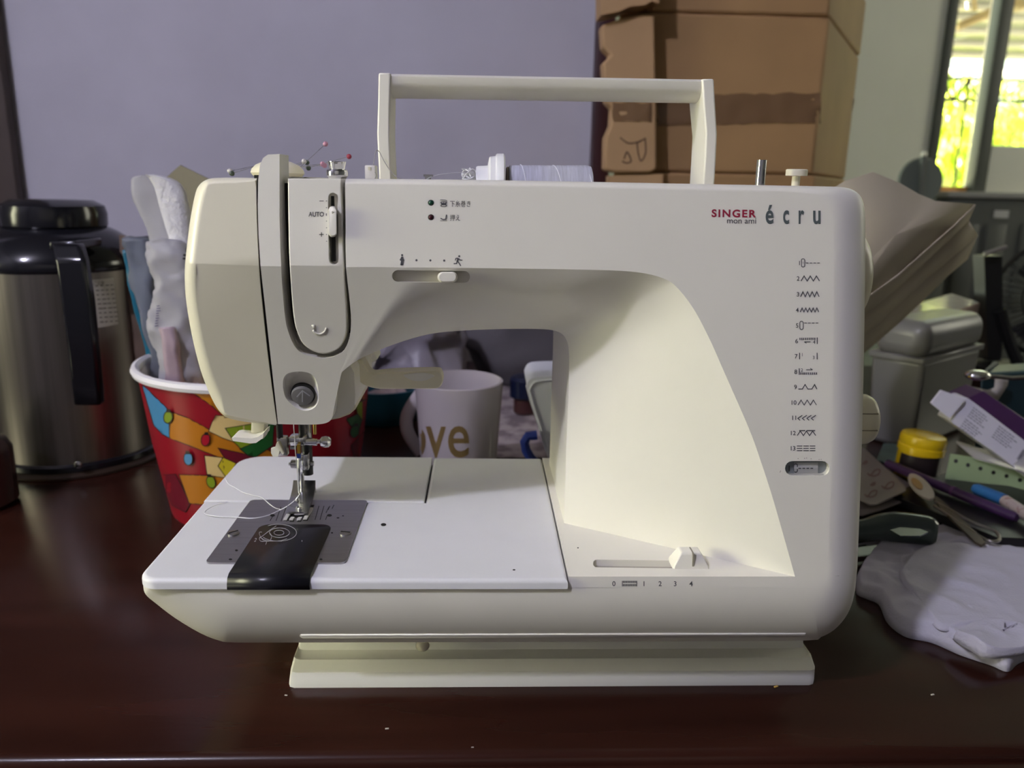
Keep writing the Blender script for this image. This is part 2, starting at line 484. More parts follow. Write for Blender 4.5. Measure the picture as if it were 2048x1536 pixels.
# ================================================================== the sewing machine
SM = thing('sewing_machine', 'cream-white electronic sewing machine with raised carrying handle on the table', 'sewing machine', (0.03, .46, 0))
YB = .545
K = 8
ZB = .09                                        # height of the bed
def at_front(px, z, off=0.0):                   # point of the front plane at height z under pixel column px
    lo, hi = 300.0, 1500.0
    for _ in range(50):
        m_ = (lo+hi)/2
        if FP(px, m_, off).z > z: lo = m_
        else: hi = m_
    return FP(px, lo, off)
# --- pairs (edge of the front plate, lower / inner edge), with depth of the latter and the bulge between
PAIRS = [((521, 532), (556, 848), 0, 0), ((575, 533), (590, 849), 0, 0), ((640, 533.5), (628, 849), 0, 0), ((690, 534), (652, 846), 0, 0),
         ((715, 534), (664, 836), 0, 0), ((735, 534), (667, 812), 0, 0), ((755, 534), (666, 786), 0, 0), ((780, 534.5), (673, 758), 0, 0),
         ((805, 535), (692, 737), 0, 0), ((840, 535), (727, 714), .4100, .05), ((890, 535.5), (790, 688), .4160, .2), ((950, 536), (860, 668), .4230, .4),
         ((1020, 537), (930, 661), .4300, .65), ((1100, 538), (1010, 658), .4365, .9), ((1180, 539.5), (1075, 658), .4415, 1), ((1240, 541.5), (1108, 661), .4415, .8),
         ((1285, 546), (1124, 668), .4415, .5), ((1322, 555), (1133, 680), .4415, .3), ((1350, 571), (1137, 698), .4415, .15), ((1386, 616), (1138, 730), .4415, 0),
         ((1420, 680), (1137, 780), .4415, 0), ((1450, 748), (1135, 830), .4415, 0), ((1497, 855), (1132, 900), .4415, 0), ((1520, 918), (1131, 950), .4415, 0),
         ((1548, 1005), (1129, 1000), .4415, 0)]
c1 = [FP(*p[0]) for p in PAIRS] + [at_front(1590, ZB)]
c2 = [(PY(*p[1], p[2]) if p[2] else HS(*p[1])) for p in PAIRS] + [PZ(1128, 1046, ZB)]
bul = [p[3] for p in PAIRS] + [0]
for p in c2[-8:-1]: p.y = c2[-1].y
M4 = 4
C1 = catmull(c1, M4); C2 = catmull(c2, M4); BU = catmull([(b, 0, 0) for b in bul], M4)
C1[-1].z = ZB; C2[-1].z = ZB
NU = 12
def scoop_row(i):
    out = []
    for k in range(NU+1):
        u = k/NU; w = max(0, min(1, BU[i].x))
        g = lerp(u, .40*u+.60*u**2.6, w)
        p = C1[i].lerp(C2[i], u); p.y = lerp(C1[i].y, C2[i].y, g); out.append(p)
    return out
SCOOP = [scoop_row(i) for i in range(len(C1))]

def ringed(outer, inner, dep):
    """rounded border between an outer outline (set back by dep) and an inner one on the front plane"""
    rows = []
    for o, i, d in zip(outer, inner, dep):
        row = []
        for k in range(K+1):
            t = math.pi/2*k/K                      # 0 = outer, 90 = inner
            q = (i[0]+(o[0]-i[0])*math.cos(t), i[1]+(o[1]-i[1])*math.cos(t))
            row.append(FP(q[0], q[1], d*(1-math.sin(t))))
        rows.append(row)
    return rows
def level(row, z):                                  # force a border column to height z
    for p in row:
        dz = z-p.z; p.z = z; p.y += FS*dz
    return row
def close_back(g, name, m, yb, parent):
    """extrude the open border of the front surface back to y = yb and close it"""
    bm = bmesh.new(); vs_ = [bm.verts.new(p) for p in g.v]
    for f in g.f:
        try: bm.faces.new([vs_[i] for i in f])
        except ValueError: pass
    bmesh.ops.remove_doubles(bm, verts=bm.verts[:], dist=2e-6)
    bmesh.ops.dissolve_degenerate(bm, edges=bm.edges[:], dist=1e-7)
    ed = [e for e in bm.edges if len(e.link_faces) == 1]
    r = bmesh.ops.extrude_edge_only(bm, edges=ed)
    nv = [x for x in r['geom'] if isinstance(x, bmesh.types.BMVert)]
    ne = [x for x in r['geom'] if isinstance(x, bmesh.types.BMEdge)]
    for v in nv: v.co.y = yb
    bmesh.ops.holes_fill(bm, edges=[e for e in bm.edges if len(e.link_faces) == 1], sides=0)
    bmesh.ops.recalc_face_normals(bm, faces=bm.faces[:])
    bm.verts.index_update()
    v = [x.co.copy() for x in bm.verts]; f = [[x.index for x in fc.verts] for fc in bm.faces]
    bm.free()
    return mesh_obj(name, v, f, m, parent, 35, True, weld=False)

# upper shell: arm, column and front of the head
OU = [(590, 357), (640, 357), (850, 358.5), (1000, 360.5), (1200, 364), (1400, 368), (1560, 371), (1660, 373), (1690, 375), (1708, 381), (1720, 391), (1726, 404), (1729.5, 425), (1730.5, 470), (1730, 560), (1728, 700), (1724.5, 860), (1720, 1000), (1716.5, 1090), (1714, 1145)]
IU = [(590, 369), (640, 369), (850, 371), (1000, 373), (1200, 377), (1400, 381), (1560, 385), (1622, 391), (1640, 396), (1652, 403), (1660, 412), (1665, 424), (1667, 445), (1668, 490), (1668, 565), (1667, 700), (1665, 860), (1661, 1000), (1658, 1090), (1656, 1145)]
DU = [.006]*7 + [.007, .008, .009, .0095, .010, .0105, .011, .011, .011, .011, .011, .011, .011]
def dense(o, i, d, m=3):
    return spline_px(o, m), spline_px(i, m), [max(0, p.x) for p in catmull([(x, 0, 0) for x in d], m)]
RU = ringed(*dense(OU, IU, DU))
level(RU[-1], ZB)
band = [(521, 532), (517, 470), (515.5, 410), (516.5, 360), (520, 330), (526, 316), (536, 309), (560, 308), (573, 310), (581, 318), (585, 332), (587, 357)]
bandp = [FP(*q) for q in band]; bandp[0] = C1[0].copy()
gu = G()
gu.grid(RU); gu.grid(SCOOP)
plate = bandp[:] + [row[-1] for row in RU] + C1[::-1][:-1]
plate.insert(len(bandp), RU[0][0].lerp(RU[0][-1], 0)) if False else None
# join the band to the first border column
gu.add(plate, [tuple(range(len(plate)))])
gu.add([bandp[-1]]+RU[0], [tuple(range(K+2))])
upper = close_back(gu, 'arm_and_column_shell', IVORY, YB, SM)

# lower hull
OH = [(1713, 1152), (1710, 1180), (1703, 1210), (1690, 1236), (1668, 1260), (1642, 1274), (1612, 1281), (1400, 1282.5), (1000, 1284), (600, 1285), (470, 1285), (438, 1281), (400, 1266), (350, 1236), (312, 1207), (294, 1192), (287.5, 1180), (286.5, 1163)]
IHL = [(1656, 1152), (1655, 1158), (1652, 1163), (1646, 1168), (1638, 1172), (1625, 1174), (1600, 1175), (1400, 1176), (1000, 1176), (600, 1176), (500, 1176), (470, 1176), (435, 1175), (392, 1173), (352, 1171), (328, 1169), (314, 1167), (308, 1163)]
DH = [.011, .0115, .013, .015, .018, .021, .023, .024, .024, .024, .024, .023, .021, .018, .015, .012, .010, .010]
RH = ringed(*dense(OH, IHL, DH))
RH = [[p.copy() for p in RU[-1]]] + RH
ZH = .0838
level(RH[-1], ZH)
gh = G().grid(RH)
seam = [at_front(1137, ZH), at_front(1137, ZB), C1[-1].copy()]
hp = [row[-1] for row in RH] + seam
gh.add(hp, [tuple(range(len(hp)))])
hull = close_back(gh, 'lower_shell', IVORY, YB+.012, SM)

# --- openings
def stadium(x0, y0, x1, y1, n=8, slope=0.0):
    """px outline of a slot with round ends"""
    w, h = x1-x0, y1-y0; out = []
    cy = (y0+y1)/2; r = min(w, h)/2
    if w >= h:
        for k in range(n+1):
            a = -math.pi/2+math.pi*k/n; out.append((x1-r+r*math.cos(a), cy+r*math.sin(a)))
        for k in range(n+1):
            a = math.pi/2+math.pi*k/n; out.append((x0+r+r*math.cos(a), cy+r*math.sin(a)))
    else:
        cx = (x0+x1)/2
        for k in range(n+1):
            a = math.pi+math.pi*k/n; out.append((cx+r*math.cos(a), y0+r+r*math.sin(a)))
        for k in range(n+1):
            a = math.pi*k/n; out.append((cx+r*math.cos(a), y1-r+r*math.sin(a)))
    return [(x, y+slope*(x-(x0+x1)/2)) for x, y in out]
def circ(x, y, r, n=24, ry=None): return [(x+r*math.cos(2*math.pi*k/n), y+(ry or r)*math.sin(2*math.pi*k/n)) for k in range(n)]
TU = bvh(upper)
def cutter(px_pts, depth, front=.03, surf=None):
    P = [surf(*q) if surf else hit(TU, *q, 0) for q in px_pts]
    ym = max(p.y for p in P)
    a = [Vector((p.x, min(q.y for q in P)-front, p.z)) for p in P]; b = [Vector((p.x, ym+depth, p.z)) for p in P]
    n = len(P)
    return G().add(a+b, [tuple(range(n-1, -1, -1)), tuple(range(n, 2*n))] + [(i, (i+1) % n, n+(i+1) % n, n+i) for i in range(n)])
SLOT = [(559, 250), (559, 330), (559, 430), (562, 530), (569, 626), (577, 665), (592, 696), (612, 710), (649, 716.5), (683, 705), (698, 678), (702, 640), (698, 590), (692, 530), (691, 440), (690, 357), (690, 250)]
slotc = cutter(SLOT[:2]+spline_px(SLOT[2:-1], 4)+SLOT[-1:], .010, surf=HS)
speedc = cutter(stadium(784, 541, 940, 564.5, slope=.012), .0012)
wind = cutter(stadium(1570, 922, 1659, 951.5), .004)
led1 = cutter(circ(862, 405.5, 6.2, 16), .003); led2 = cutter(circ(862, 434.5, 6.2, 16), .003)
# recess around the reverse button, narrowing inwards
REC = spline_px([(566, 775), (567, 757), (577, 746), (600, 743), (620, 747), (632, 760), (637, 785), (636, 805), (625, 818), (607, 821), (587, 812), (571, 795), (566, 775)], 4)[:-1]
P = [HS(*q) for q in REC]; c = sum(P, Vector())/len(P)
nrm = Vector((0, 1, HSL)).normalized(); inn = Vector((0, nrm.y, nrm.z))
cc = HS(606, 790)
rings = [[p-inn*.004+(p-c)*.05 for p in P], [p+(p-c)*.0 for p in P], [p.lerp(cc, .12)+inn*.0022 for p in P], [p.lerp(cc, .30)+inn*.0038 for p in P], [p.lerp(cc, .42)+inn*.0044 for p in P]]
recess = G().loft(rings)
x0 = PY(770, 365, .47).x; x1 = PY(1470, 365, .47).x
tray = G().box((x0+.01, .432, .262), (x1-.012, .528, .32))
bandbox = G().box((bandp[0].x-.02, .4145, .2868), (FP(700, 400).x, .60, .33))
cut(upper, [bandbox, slotc, speedc, wind, led1, led2, recess, tray])
lenP = [PZ(1186, 1128, ZB), PZ(1412, 1132, ZB)]
def bedcut(px_pts, depth):
    P = [PZ(*q, ZB) for q in px_pts]; n = len(P)
    return G().add([p+Vector((0, 0, .01)) for p in P]+[p-Vector((0, 0, depth)) for p in P], [tuple(range(n-1, -1, -1)), tuple(range(n, 2*n))] + [(i, (i+1) % n, n+(i+1) % n, n+i) for i in range(n)])
cut(hull, [bedcut(stadium(1186, 1120.5, 1412, 1136, slope=.012), .004)])
finish(upper.data, 13)
for o in (upper, hull):
    w = o.modifiers.new('wn', 'WEIGHTED_NORMAL'); w.keep_sharp = True; w.weight = 90
TU = bvh(upper); TH = bvh(hull)

# dark floors of the openings
def floor_plate(name, px_pts, dy, m, surf=None, parent=SM, grow=1.0):
    P = [(surf(*q) if surf else hit(TU, *q, 0)) for q in px_pts]
    c = sum(P, Vector())/len(P)
    P = [c+(p-c)*grow for p in P]
    return G().prism([p+Vector((0, dy, 0)) for p in P], (0, .002, 0)).obj(name, m, parent)
SLOTIN = [(559, 366)]+spline_px([(559, 372)]+SLOT[2:-2]+[(690, 372)], 3)+[(690, 366)]
P = [HS(*q) for q in SLOTIN]
G().prism([Vector((p.x, .405+.0 + max(0, (ZC-p.z))*HSL, p.z)) for p in P], (0, .002, 0)).obj('panel_recess', DARKGAP, SM)

# --- tension panel in the slot
PAN = spline_px([(576, 357), (577, 440), (579.5, 530), (587, 630), (596, 668), (612, 693), (645, 707.5), (677, 697), (691, 672), (694, 640), (690, 570), (686.5, 500), (684, 420), (682, 357)], 4)
def crease_split(g):
    bm = bmesh.new(); vv = [bm.verts.new(p) for p in g.v]
    for f in g.f:
        try: bm.faces.new([vv[i] for i in f])
        except ValueError: pass
    bmesh.ops.remove_doubles(bm, verts=bm.verts[:], dist=1e-6)
    bmesh.ops.bisect_plane(bm, geom=bm.verts[:]+bm.edges[:]+bm.faces[:], plane_co=(0, 0, ZC), plane_no=(0, 0, 1))
    bm.verts.index_update()
    h = G().add([v.co.copy() for v in bm.verts], [[v.index for v in f.verts] for f in bm.faces]); bm.free()
    return h
def pillow(px_out, inset_px, dep, surf, m, name, parent, back=.006, zsplit=True, kk=5, insets=None):
    cx = sum(p[0] for p in px_out)/len(px_out); cy = sum(p[1] for p in px_out)/len(px_out)
    n = len(px_out); rows = []
    for i in range(n):
        a, b, c_ = Vector(px_out[i-1]), Vector(px_out[i]), Vector(px_out[(i+1) % n])
        t = (c_-a).normalized(); nn = Vector((-t.y, t.x))
        if nn.dot(Vector((cx, cy))-b) < 0: nn = -nn
        ins = insets[i] if insets else inset_px
        row = []
        for k in range(kk+1):
            th = math.pi/2*k/kk
            q = b+nn*ins*(1-math.cos(th)) if False else b+nn*ins*(1-math.cos(math.pi/2*(k/kk)))
            dd = dep*(1-math.sin(math.pi/2*(k/kk)))
            row.append(surf(q.x, q.y, dd))
        rows.append(row)
    g = G(); rows2 = rows+[rows[0]]
    g.grid(rows2)
    g.add([r[-1] for r in rows], [tuple(range(n))])
    b_ = [r[0]+Vector((0, back, 0)) for r in rows]
    g.add([r[0] for r in rows]+b_, [(i, (i+1) % n, n+(i+1) % n, n+i) for i in range(n)]+[tuple(range(n, 2*n))])
    return crease_split(g)
gp = pillow(PAN, 2.2, .0006, HS, IVORY, 'p', SM, back=.012)
panel = gp.obj('tension_panel', IVORY, SM)
TP = bvh(panel)
def cut_on(tree, px_pts, depth, front=.01):
    P = [hit(tree, *q, 0) for q in px_pts]; n = len(P)
    y0 = min(p.y for p in P)-front; y1 = max(p.y for p in P)+depth
    return G().add([Vector((p.x, y0, p.z)) for p in P]+[Vector((p.x, y1, p.z)) for p in P], [tuple(range(n-1, -1, -1)), tuple(range(n, 2*n))]+[(i, (i+1) % n, n+(i+1) % n, n+i) for i in range(n)])
tens = stadium(656, 385.5, 676, 529)
tens = [(x+(y-385)*.010, y) for x, y in tens]
cut(panel, [cut_on(TP, tens, .0035)])
w = panel.modifiers.new('wn', 'WEIGHTED_NORMAL'); w.keep_sharp = True
G().prism([FP(x, y, .0036) for x, y in [(662, 392), (668.5, 392), (670, 523), (663.5, 523)]], (0, .003, 0)).obj('slider_gap', DARKGAP, panel)
# the tension slider knob
def knob(px_out, base_off, height, taper_px, surf, name, m, parent, up=None):
    n = len(px_out); cx = sum(p[0] for p in px_out)/n; cy = sum(p[1] for p in px_out)/n
    rings = []
    for off, ins in ((base_off, 0), (-height*.55, .3*taper_px), (-height*.85, .7*taper_px), (-height, 1.6*taper_px)):
        ring_ = []
        for (x, y) in px_out:
            d = Vector((cx-x, cy-y)); L = d.length
            q = Vector((x, y))+d*(ins/L)
            ring_.append(surf(q.x, q.y, off))
        rings.append(ring_)
    return G().loft(rings).obj(name, m, parent, sharp=50)
tk = knob(stadium(657, 412, 673.5, 474.5), .003, .0035, 2.0, FP, 'tension_slider', IVORY, SM)
knob(circ(664, 424, 2.8, 12), -.0030, .0040, .6, FP, 'pointer_dot', IVORY, tk)
# speed slider knob
sp = hit(TU, 895, 545, 0).y
SPC = PY(894.5, 554, YC+.002)
def SPS(x, y, off=0.0): return PY(x, y, YC+.0025+off)
knob(stadium(874.5, 543, 915.5, 565.5), .006, .005, 2.4, SPS, 'speed_slider', IVORY, SM)
G().prism([PY(x, y, .401) for x, y in stadium(782, 539, 942, 566)], (0, .002, 0)).obj('speed_slot_floor', SLOTM, SM)

# --- indicator lamps, button, pattern window
for (x, y, m_, nm) in ((862, 405.5, GREENL, 'green lamp lens'), (862, 434.5, REDL, 'dark red lamp lens')):
    c = FP(x, y); a = Vector((0, -1, FS)).normalized()
    G().lathe([(.00135, -.003), (.00135, -.0006), (.0011, .0002), (.0006, .0006), (.0001, .0007)], c, 20, a).obj('indicator_lamp', m_, SM, nm)
c = HS(604, 794)+inn*.0006; a = -inn; rb = 23*mpp(c)
G().lathe([(rb*1.05, -.004), (rb*1.05, -.0012)], c, 40, a).obj('button_ring', DARKGAP, SM)
but = G().lathe([(rb*.96, -.004), (rb*.96, -.0004), (rb*.88, .0006), (rb*.3, .0009), (.0001, .0009)], c, 40, a).obj('reverse_button', GREYB, SM)
TBt = bvh(but)
d = Decal(TBt, .0005)
d.line([(605, 803), (605, 795), (605, 787), (605, 781)], 2).line([(594, 793), (599, 787), (605, 780.5), (613, 786), (620, 791)], 2.2)
d.obj('button_arrow', LINEP, but)
win = G(); P = [FP(*q, .0035) for q in stadium(1571, 923, 1658, 950.5)]
win.prism(P, (0, .001, 0)); wo = win.obj('pattern_window', mat('window_grey', (.33, .36, .37), .3), SM)
dr = G(); n_ = 10
dl = [[FP(x, y, .0033-.0012*math.sin(math.pi*k/n_)) for x in (1588, 1636)] for k, y in enumerate([925+23.5*j/n_ for j in range(n_+1)])]
drum = dr.grid(dl).obj('pattern_drum', mat('drum_white', (.62, .62, .60), .5), wo)
TD = bvh(wo, drum)
d = Decal(TD, .0002)
d.text('1', 1577, 942, 11, bold=.02); d.line(stadium(1588, 928, 1594.5, 944), 1.8, True)
for k in range(4): d.line([(1596.5+8*k, 936.5), (1602+8*k, 936.5)], 1.9)
d.obj('pattern_mark', PRINT, wo)
# clear lens over the window
G().prism([FP(*q, .0008) for q in stadium(1571.5, 923.5, 1657.5, 950)], (0, .0006, 0)).obj('window_lens', mat('clear_lens', (.9, .92, .92), .05, trans=1.0, ior=1.1, alpha=.35), wo)

# --- face cover at the left of the head
FC = spline_px([(514.5, 356), (470, 355), (440, 355.5), (421, 357), (408, 362), (398, 371), (391, 386), (382, 430), (374, 490), (369.5, 540), (371, 590), (378, 640), (388, 690), (401, 740), (414, 775), (425, 800), (437, 820), (452, 834), (475, 841), (510, 846), (552, 850)], 3) + spline_px([(555, 846), (547, 790), (538, 720), (529, 640), (521, 560), (516.5, 480), (514, 410), (513.5, 362)], 3)
ins = []
for (x, y) in FC:
    right = x > 512 or (y > 560 and x > 500+ (y-560)*.15)
    if right: ins.append(1.5)
    elif y < 366: ins.append(12)
    elif y > 815: ins.append(7)
    else: ins.append(22)
ins2 = [sum(ins[(i+k) % len(ins)] for k in range(-2, 3))/5 for i in range(len(ins))]
g = pillow(FC, 10, .007, HS, IVORY, 'f', SM, back=.11, insets=ins2, kk=8)
face = g.obj('face_cover', mat('ivory_face_plastic', (.79, .75, .60), .33, noise=.03, nscale=30), SM, weight=True)
G().prism([HS(x, y, .004) for x, y in [(508, 350), (512, 440), (518, 540), (530, 660), (545, 790), (552, 846), (566, 846), (558, 790), (542, 660), (530, 540), (524, 440), (522, 350)]], (0, .004, 0)).obj('head_gap', DARKGAP, SM)
# housing behind the lower head (lamp house)
lh = [(668, 752), (684, 738), (700, 730), (708, 745), (710.5, 790), (709, 812), (700, 824), (684, 832), (660, 838)]
P = [PY(*q, .432) for q in lh]
G().prism(P, (0, .07, 0)).obj('lamp_house', IVORY, SM)
P = [PY(*q, .440) for q in [(662, 760), (700, 745), (712, 785), (711, 818), (700, 828), (680, 836), (650, 842), (560, 842), (560, 800)]]
G().prism(P, (0, .05, 0)).obj('head_underside', CREAM, SM)

# --- bed covers
def bed_piece(name, outline, m, z0, z1, r=.003):
    """outline in (x, y), rounded top edge"""
    n = len(outline); rings = []
    cen = Vector((sum(p[0] for p in outline)/n, sum(p[1] for p in outline)/n))
    def inset(d):
        out = []
        for i in range(n):
            a, b, c_ = Vector(outline[i-1]), Vector(outline[i]), Vector(outline[(i+1) % n])
            d1 = (b-a).normalized(); d2 = (c_-b).normalized()
            n1 = Vector((-d1.y, d1.x)); n2 = Vector((-d2.y, d2.x)); nn = (n1+n2)
            nn = nn/max(.3, nn.length_squared)*2 if nn.length > .2 else n1
            out.append(b+nn*d)
        return out
    rings.append([Vector((p[0], p[1], z0)) for p in outline])
    for k in range(6):
        t = math.pi/2*k/5
        rings.append([Vector((p.x, p.y, z1-r+r*math.sin(t))) for p in inset(r*(1-math.cos(t)))])
    return G().loft(rings).obj(name, m, SM, weight=True)
def rc(cx, cy, r, a0, a1, n=6): return [(cx+r*math.cos(math.radians(lerp(a0, a1, k/n))), cy+r*math.sin(math.radians(lerp(a0, a1, k/n)))) for k in range(n+1)]
XL, XD, XS, YF, YM, YE = -.1712, -.0336, .0463, .3705, .4722, .5572
front = rc(XL+.010, YF+.010, .010, 180, 270, 7) + [(XS, YF), (XS, YE), (XD+.0004, YE), (XD+.0004, YM), (XL, YM)]
bedf = bed_piece('bed_cover', front, WHITE, .0845, ZB, .0026)
rear = [(XL, YM+.0006), (XD-.0005, YM+.0006), (XD-.0005, YE)] + rc(XL+.016, YE-.016, .016, 90, 180, 7)
bedr = bed_piece('bed_rear_cover', rear, WHITE, .0845, ZB, .0008)
G().box((XL+.012, YF+.012, .078), (XS-.001, YE-.006, .0850)).obj('bed_core', DARKGAP, SM)

# needle plate
PX0, PX1, PY0, PY1 = -.1420, -.0695, .3868, .4722
def rrect(x0, y0, x1, y1, r, n=5): return rc(x0+r, y0+r, r, 180, 270, n)+rc(x1-r, y0+r, r, 270, 360, n)+rc(x1-r, y1-r, r, 0, 90, n)+rc(x0+r, y1-r, r, 90, 180, n)
npl = G().prism([(x, y, ZB+.0001) for x, y in rrect(PX0, PY0, PX1, PY1, .003)], (0, 0, .0010)).obj('needle_plate', STEEL, SM)
ZP = ZB+.0011
TN = bvh(npl)
d = Decal(TN, .0001)
for (x0, y0, x1, y1) in ((572, 1015, 562, 1043), (583, 1015, 573, 1043), (547, 1030, 540, 1042), (638, 1012, 630, 1040), (648, 1012, 640, 1040), (658, 1014, 652, 1026), (668, 1010, 664, 1018), (655, 1030, 651, 1040), (660, 1012, 656, 1020), (562, 1014, 552, 1042)):
    d.line([(x0, y0), (x1, y1)], 1.3)
d.disc(545, 1031, 5, 2.6).disc(659, 1031, 5, 2.6).disc(664, 1066, 2.2, 1.4).disc(473, 1101, 3, 1.8).disc(461, 1119, 3.5, 1.8).disc(642, 1119, 3, 1.8).disc(686, 1032, 2, 1).disc(676, 1036, 3, 1.2)
# slots for the feed
for q in ([(574, 1029), (584, 1017), (590, 1017), (580, 1042), (568, 1042)], [(618, 1010), (629, 1010), (615, 1042), (606, 1042)], [(583, 1036), (590, 1036), (588, 1044), (579, 1044)], [(598, 1036), (605, 1036), (602, 1044), (594, 1044)]):
    d.poly(q, 40)
tag(d.obj('plate_marks', DARKGAP, npl), kind='stuff')
for (q0, q1, nt_) in (((570, 1041), (583, 1021), 8), ((610, 1040), (623, 1018), 9), ((582, 1041), (586, 1037), 2), ((597, 1041), (601, 1037), 2)):
    g = G()
    for k in range(nt_):
        a = PZ(lerp(q0[0], q1[0], k/nt_), lerp(q0[1], q1[1], k/nt_), ZP); b = PZ(lerp(q0[0], q1[0], (k+.85)/nt_), lerp(q0[1], q1[1], (k+.85)/nt_), ZP)
        w_ = .0011; h = .0012
        g.add([a+Vector((-w_, 0, 0)), a+Vector((w_, 0, 0)), b+Vector((w_, 0, 0)), b+Vector((-w_, 0, 0)), a+Vector((-w_, 0, h*.4)), a+Vector((w_, 0, h*.4)), b+Vector((w_, 0, h)), b+Vector((-w_, 0, h))],
              [(0, 1, 5, 4), (1, 2, 6, 5), (2, 3, 7, 6), (3, 0, 4, 7), (4, 5, 6, 7)])
    g.obj('feed_dog', mat('nickel_teeth', (.70, .69, .66), .45, metal=.6), npl, sharp=20)
for (x, y, an) in ((467, 1067, .2), (691, 1067, -.7)):
    c = PZ(x, y, ZP); r = 12*mpp(c)
    s_ = G().lathe([(r, 0), (r, .0006), (r*.8, .0010), (.0001, .0011)], c, 24).obj('plate_screw', STEEL, npl)
    dx, dy_ = math.cos(an), math.sin(an)
    G().box((-r*.80, -r*.16, .0009), (r*.80, r*.16, .00118), M=Matrix.Translation(c) @ Matrix.Rotation(an+.5, 4, 'Z')).obj('screw_slot', DARKGAP, s_)
# bobbin cover: smoked slide plate that rolls over the front edge
B = [PZ(512, 1052, ZP), PZ(650, 1050, ZP), PZ(622, 1140, ZP), PZ(458, 1140, ZP)]
bx0 = PZ(458, 1148, ZP).x; bx1 = PZ(622, 1148, ZP).x; byb = PZ(580, 1050, ZP).y
prof = [(byb, ZP+.0004), (PY0-.001, ZP+.0006), (YF+.0035, ZP+.0006), (YF+.0005, ZP-.0006), (YF-.0010, ZP-.0035), (YF-.0012, .0848), (YF+.004, .0842)]
rows = []
for k, (y, z) in enumerate(prof): rows.append([Vector((bx0, y, z)), Vector((bx1, y, z))])
# rounded rear corners
g = G(); r = .006
back = [(bx0, byb-r)] + rc(bx0+r, byb-r, r, 180, 90, 5)[1:] + rc(bx1-r, byb-r, r, 90, 0, 5)
g.add([Vector((x, y, ZP+.0005)) for x, y in back]+[Vector((bx1, PY0-.001, ZP+.0006)), Vector((bx0, PY0-.001, ZP+.0006))], [tuple(range(len(back)+2))])
g.grid(rows[1:])
bob = g.obj('bobbin_cover', SMOKE, SM, recalc=True)
bob.modifiers.new('s', 'SOLIDIFY').thickness = .0006
TB2 = bvh(bob)
d = Decal(TB2, .0005)
d.ring(557, 1067, 36, 17, 1.1, 36, -2.2, 2.6).ring(559, 1067, 20, 9.5, 1.1).ring(558, 1067, 10, 5, 1.1)
d.line(spline_px([(553, 1053), (540, 1062), (526, 1073), (519, 1078), (522, 1084), (535, 1084)]), 1.1).line(spline_px([(541, 1068), (543, 1076), (538, 1084), (526, 1081), (520, 1073), (519, 1066), (524, 1066)]), 1.0)
d.line(spline_px([(519, 1076), (530, 1081), (542, 1084), (560, 1083), (574, 1079)]), 1.0)
d.text('2', 508, 1085, 7, shear=.3).text('1', 531, 1091, 7, shear=.3)
d.line([(561, 1083), (563, 1085)], 1.2).line([(604, 1082), (604, 1085)], 1.2)
d.obj('threading_diagram', LINEP, bob)
d = Decal(bvh(bedf, bedr), .0001)
d.disc(767, 1049.5, 5.5, 3); d.obj('bed_hole', DARKGAP, SM)
d = Decal(bvh(bedf, bedr), .0001); d.disc(1028, 1140, 3, 1.4); d.obj('bed_speck', DARKGAP, SM)

# stitch length slider
c = PZ(1377, 1128, ZB); k = mpp(c)
def sl_ring(x0, x1, y0, y1, z): return [Vector((x0, y0, z)), Vector((x1, y0, z)), Vector((x1, y1, z)), Vector((x0, y1, z))]
hx = 36*k
yf0 = PZ(1377, 1138, ZB).y
g = G().loft([sl_ring(c.x-hx, c.x+hx, yf0, yf0+.012, ZB-.001), sl_ring(c.x-hx*.97, c.x+hx*.97, yf0, yf0+.012, ZB+.0012), sl_ring(c.x-hx*.58, c.x+hx*.58, yf0+.002, yf0+.010, ZB+.0078), sl_ring(c.x-hx*.5, c.x+hx*.5, yf0+.003, yf0+.009, ZB+.0084)])
ls = g.obj('length_slider', IVORY, SM)
bvm = ls.modifiers.new('bev', 'BEVEL'); bvm.width = .0009; bvm.segments = 3
G().box((c.x+.0004, yf0-.0001, ZB+.0015), (c.x+.0012, yf0+.0085, ZB+.00848), M=None).obj('slider_notch', SLOTM, ls)
G().box((lenP[0].x, lenP[0].y-.006, ZB-.0045), (lenP[1].x, lenP[0].y+.008, ZB-.0038)).obj('length_slot_floor', mat('slot_cream', (.42, .39, .32), .6), SM)
d = Decal(TH, .0001); d.disc(1156, 1096, 1.6, 1.2); d.obj('bed_speck', DARKGAP, SM)

# --- plinth under the hull
bl = PZ(575, 1376, 0); br = PZ(1630, 1368, 0)
YP = min(bl.y, br.y)
zf = [(0.0, YP, 0), (.0035, YP-.0006, 0), (PY(900, 1344, YP).z, YP, 0), (PY(900, 1337, YP+.002).z, YP+.0018, 1), (PY(900, 1318, YP+.007).z, YP+.007, 2), (PY(900, 1315, YP+.0105).z, YP+.0105, 3), (PY(900, 1299, YP+.018).z, YP+.018, 4), (PY(900, 1283, YP+.020).z, YP+.020, 4), (.058, YP+.021, 4)]
def plinth_x(z, left):
    if left: return lerp(bl.x, PY(606, 1285, YP+.02).x+.002, min(1, z/.05))
    return lerp(br.x, PY(1608, 1282, YP+.02).x, min(1, max(0, (z-.008)/.030)))
g = G(); rows = []
YQ = .55
for (z, y, k) in zf:
    xl, xr_ = plinth_x(z, True), plinth_x(z, False); r = .004
    rows.append([Vector((xl, YQ, z)), Vector((xl, y+r, z)), Vector((xl+r*.3, y+r*.3, z)), Vector((xl+r, y, z)), Vector((xr_-r, y, z)), Vector((xr_-r*.3, y+r*.3, z)), Vector((xr_, y+r, z)), Vector((xr_, YQ, z))])
g.loft(rows)
pl = g.obj('plinth', PLINTH, SM, sharp=25)
LY = hit(TH, 1000, 1270, 0).y-.0016
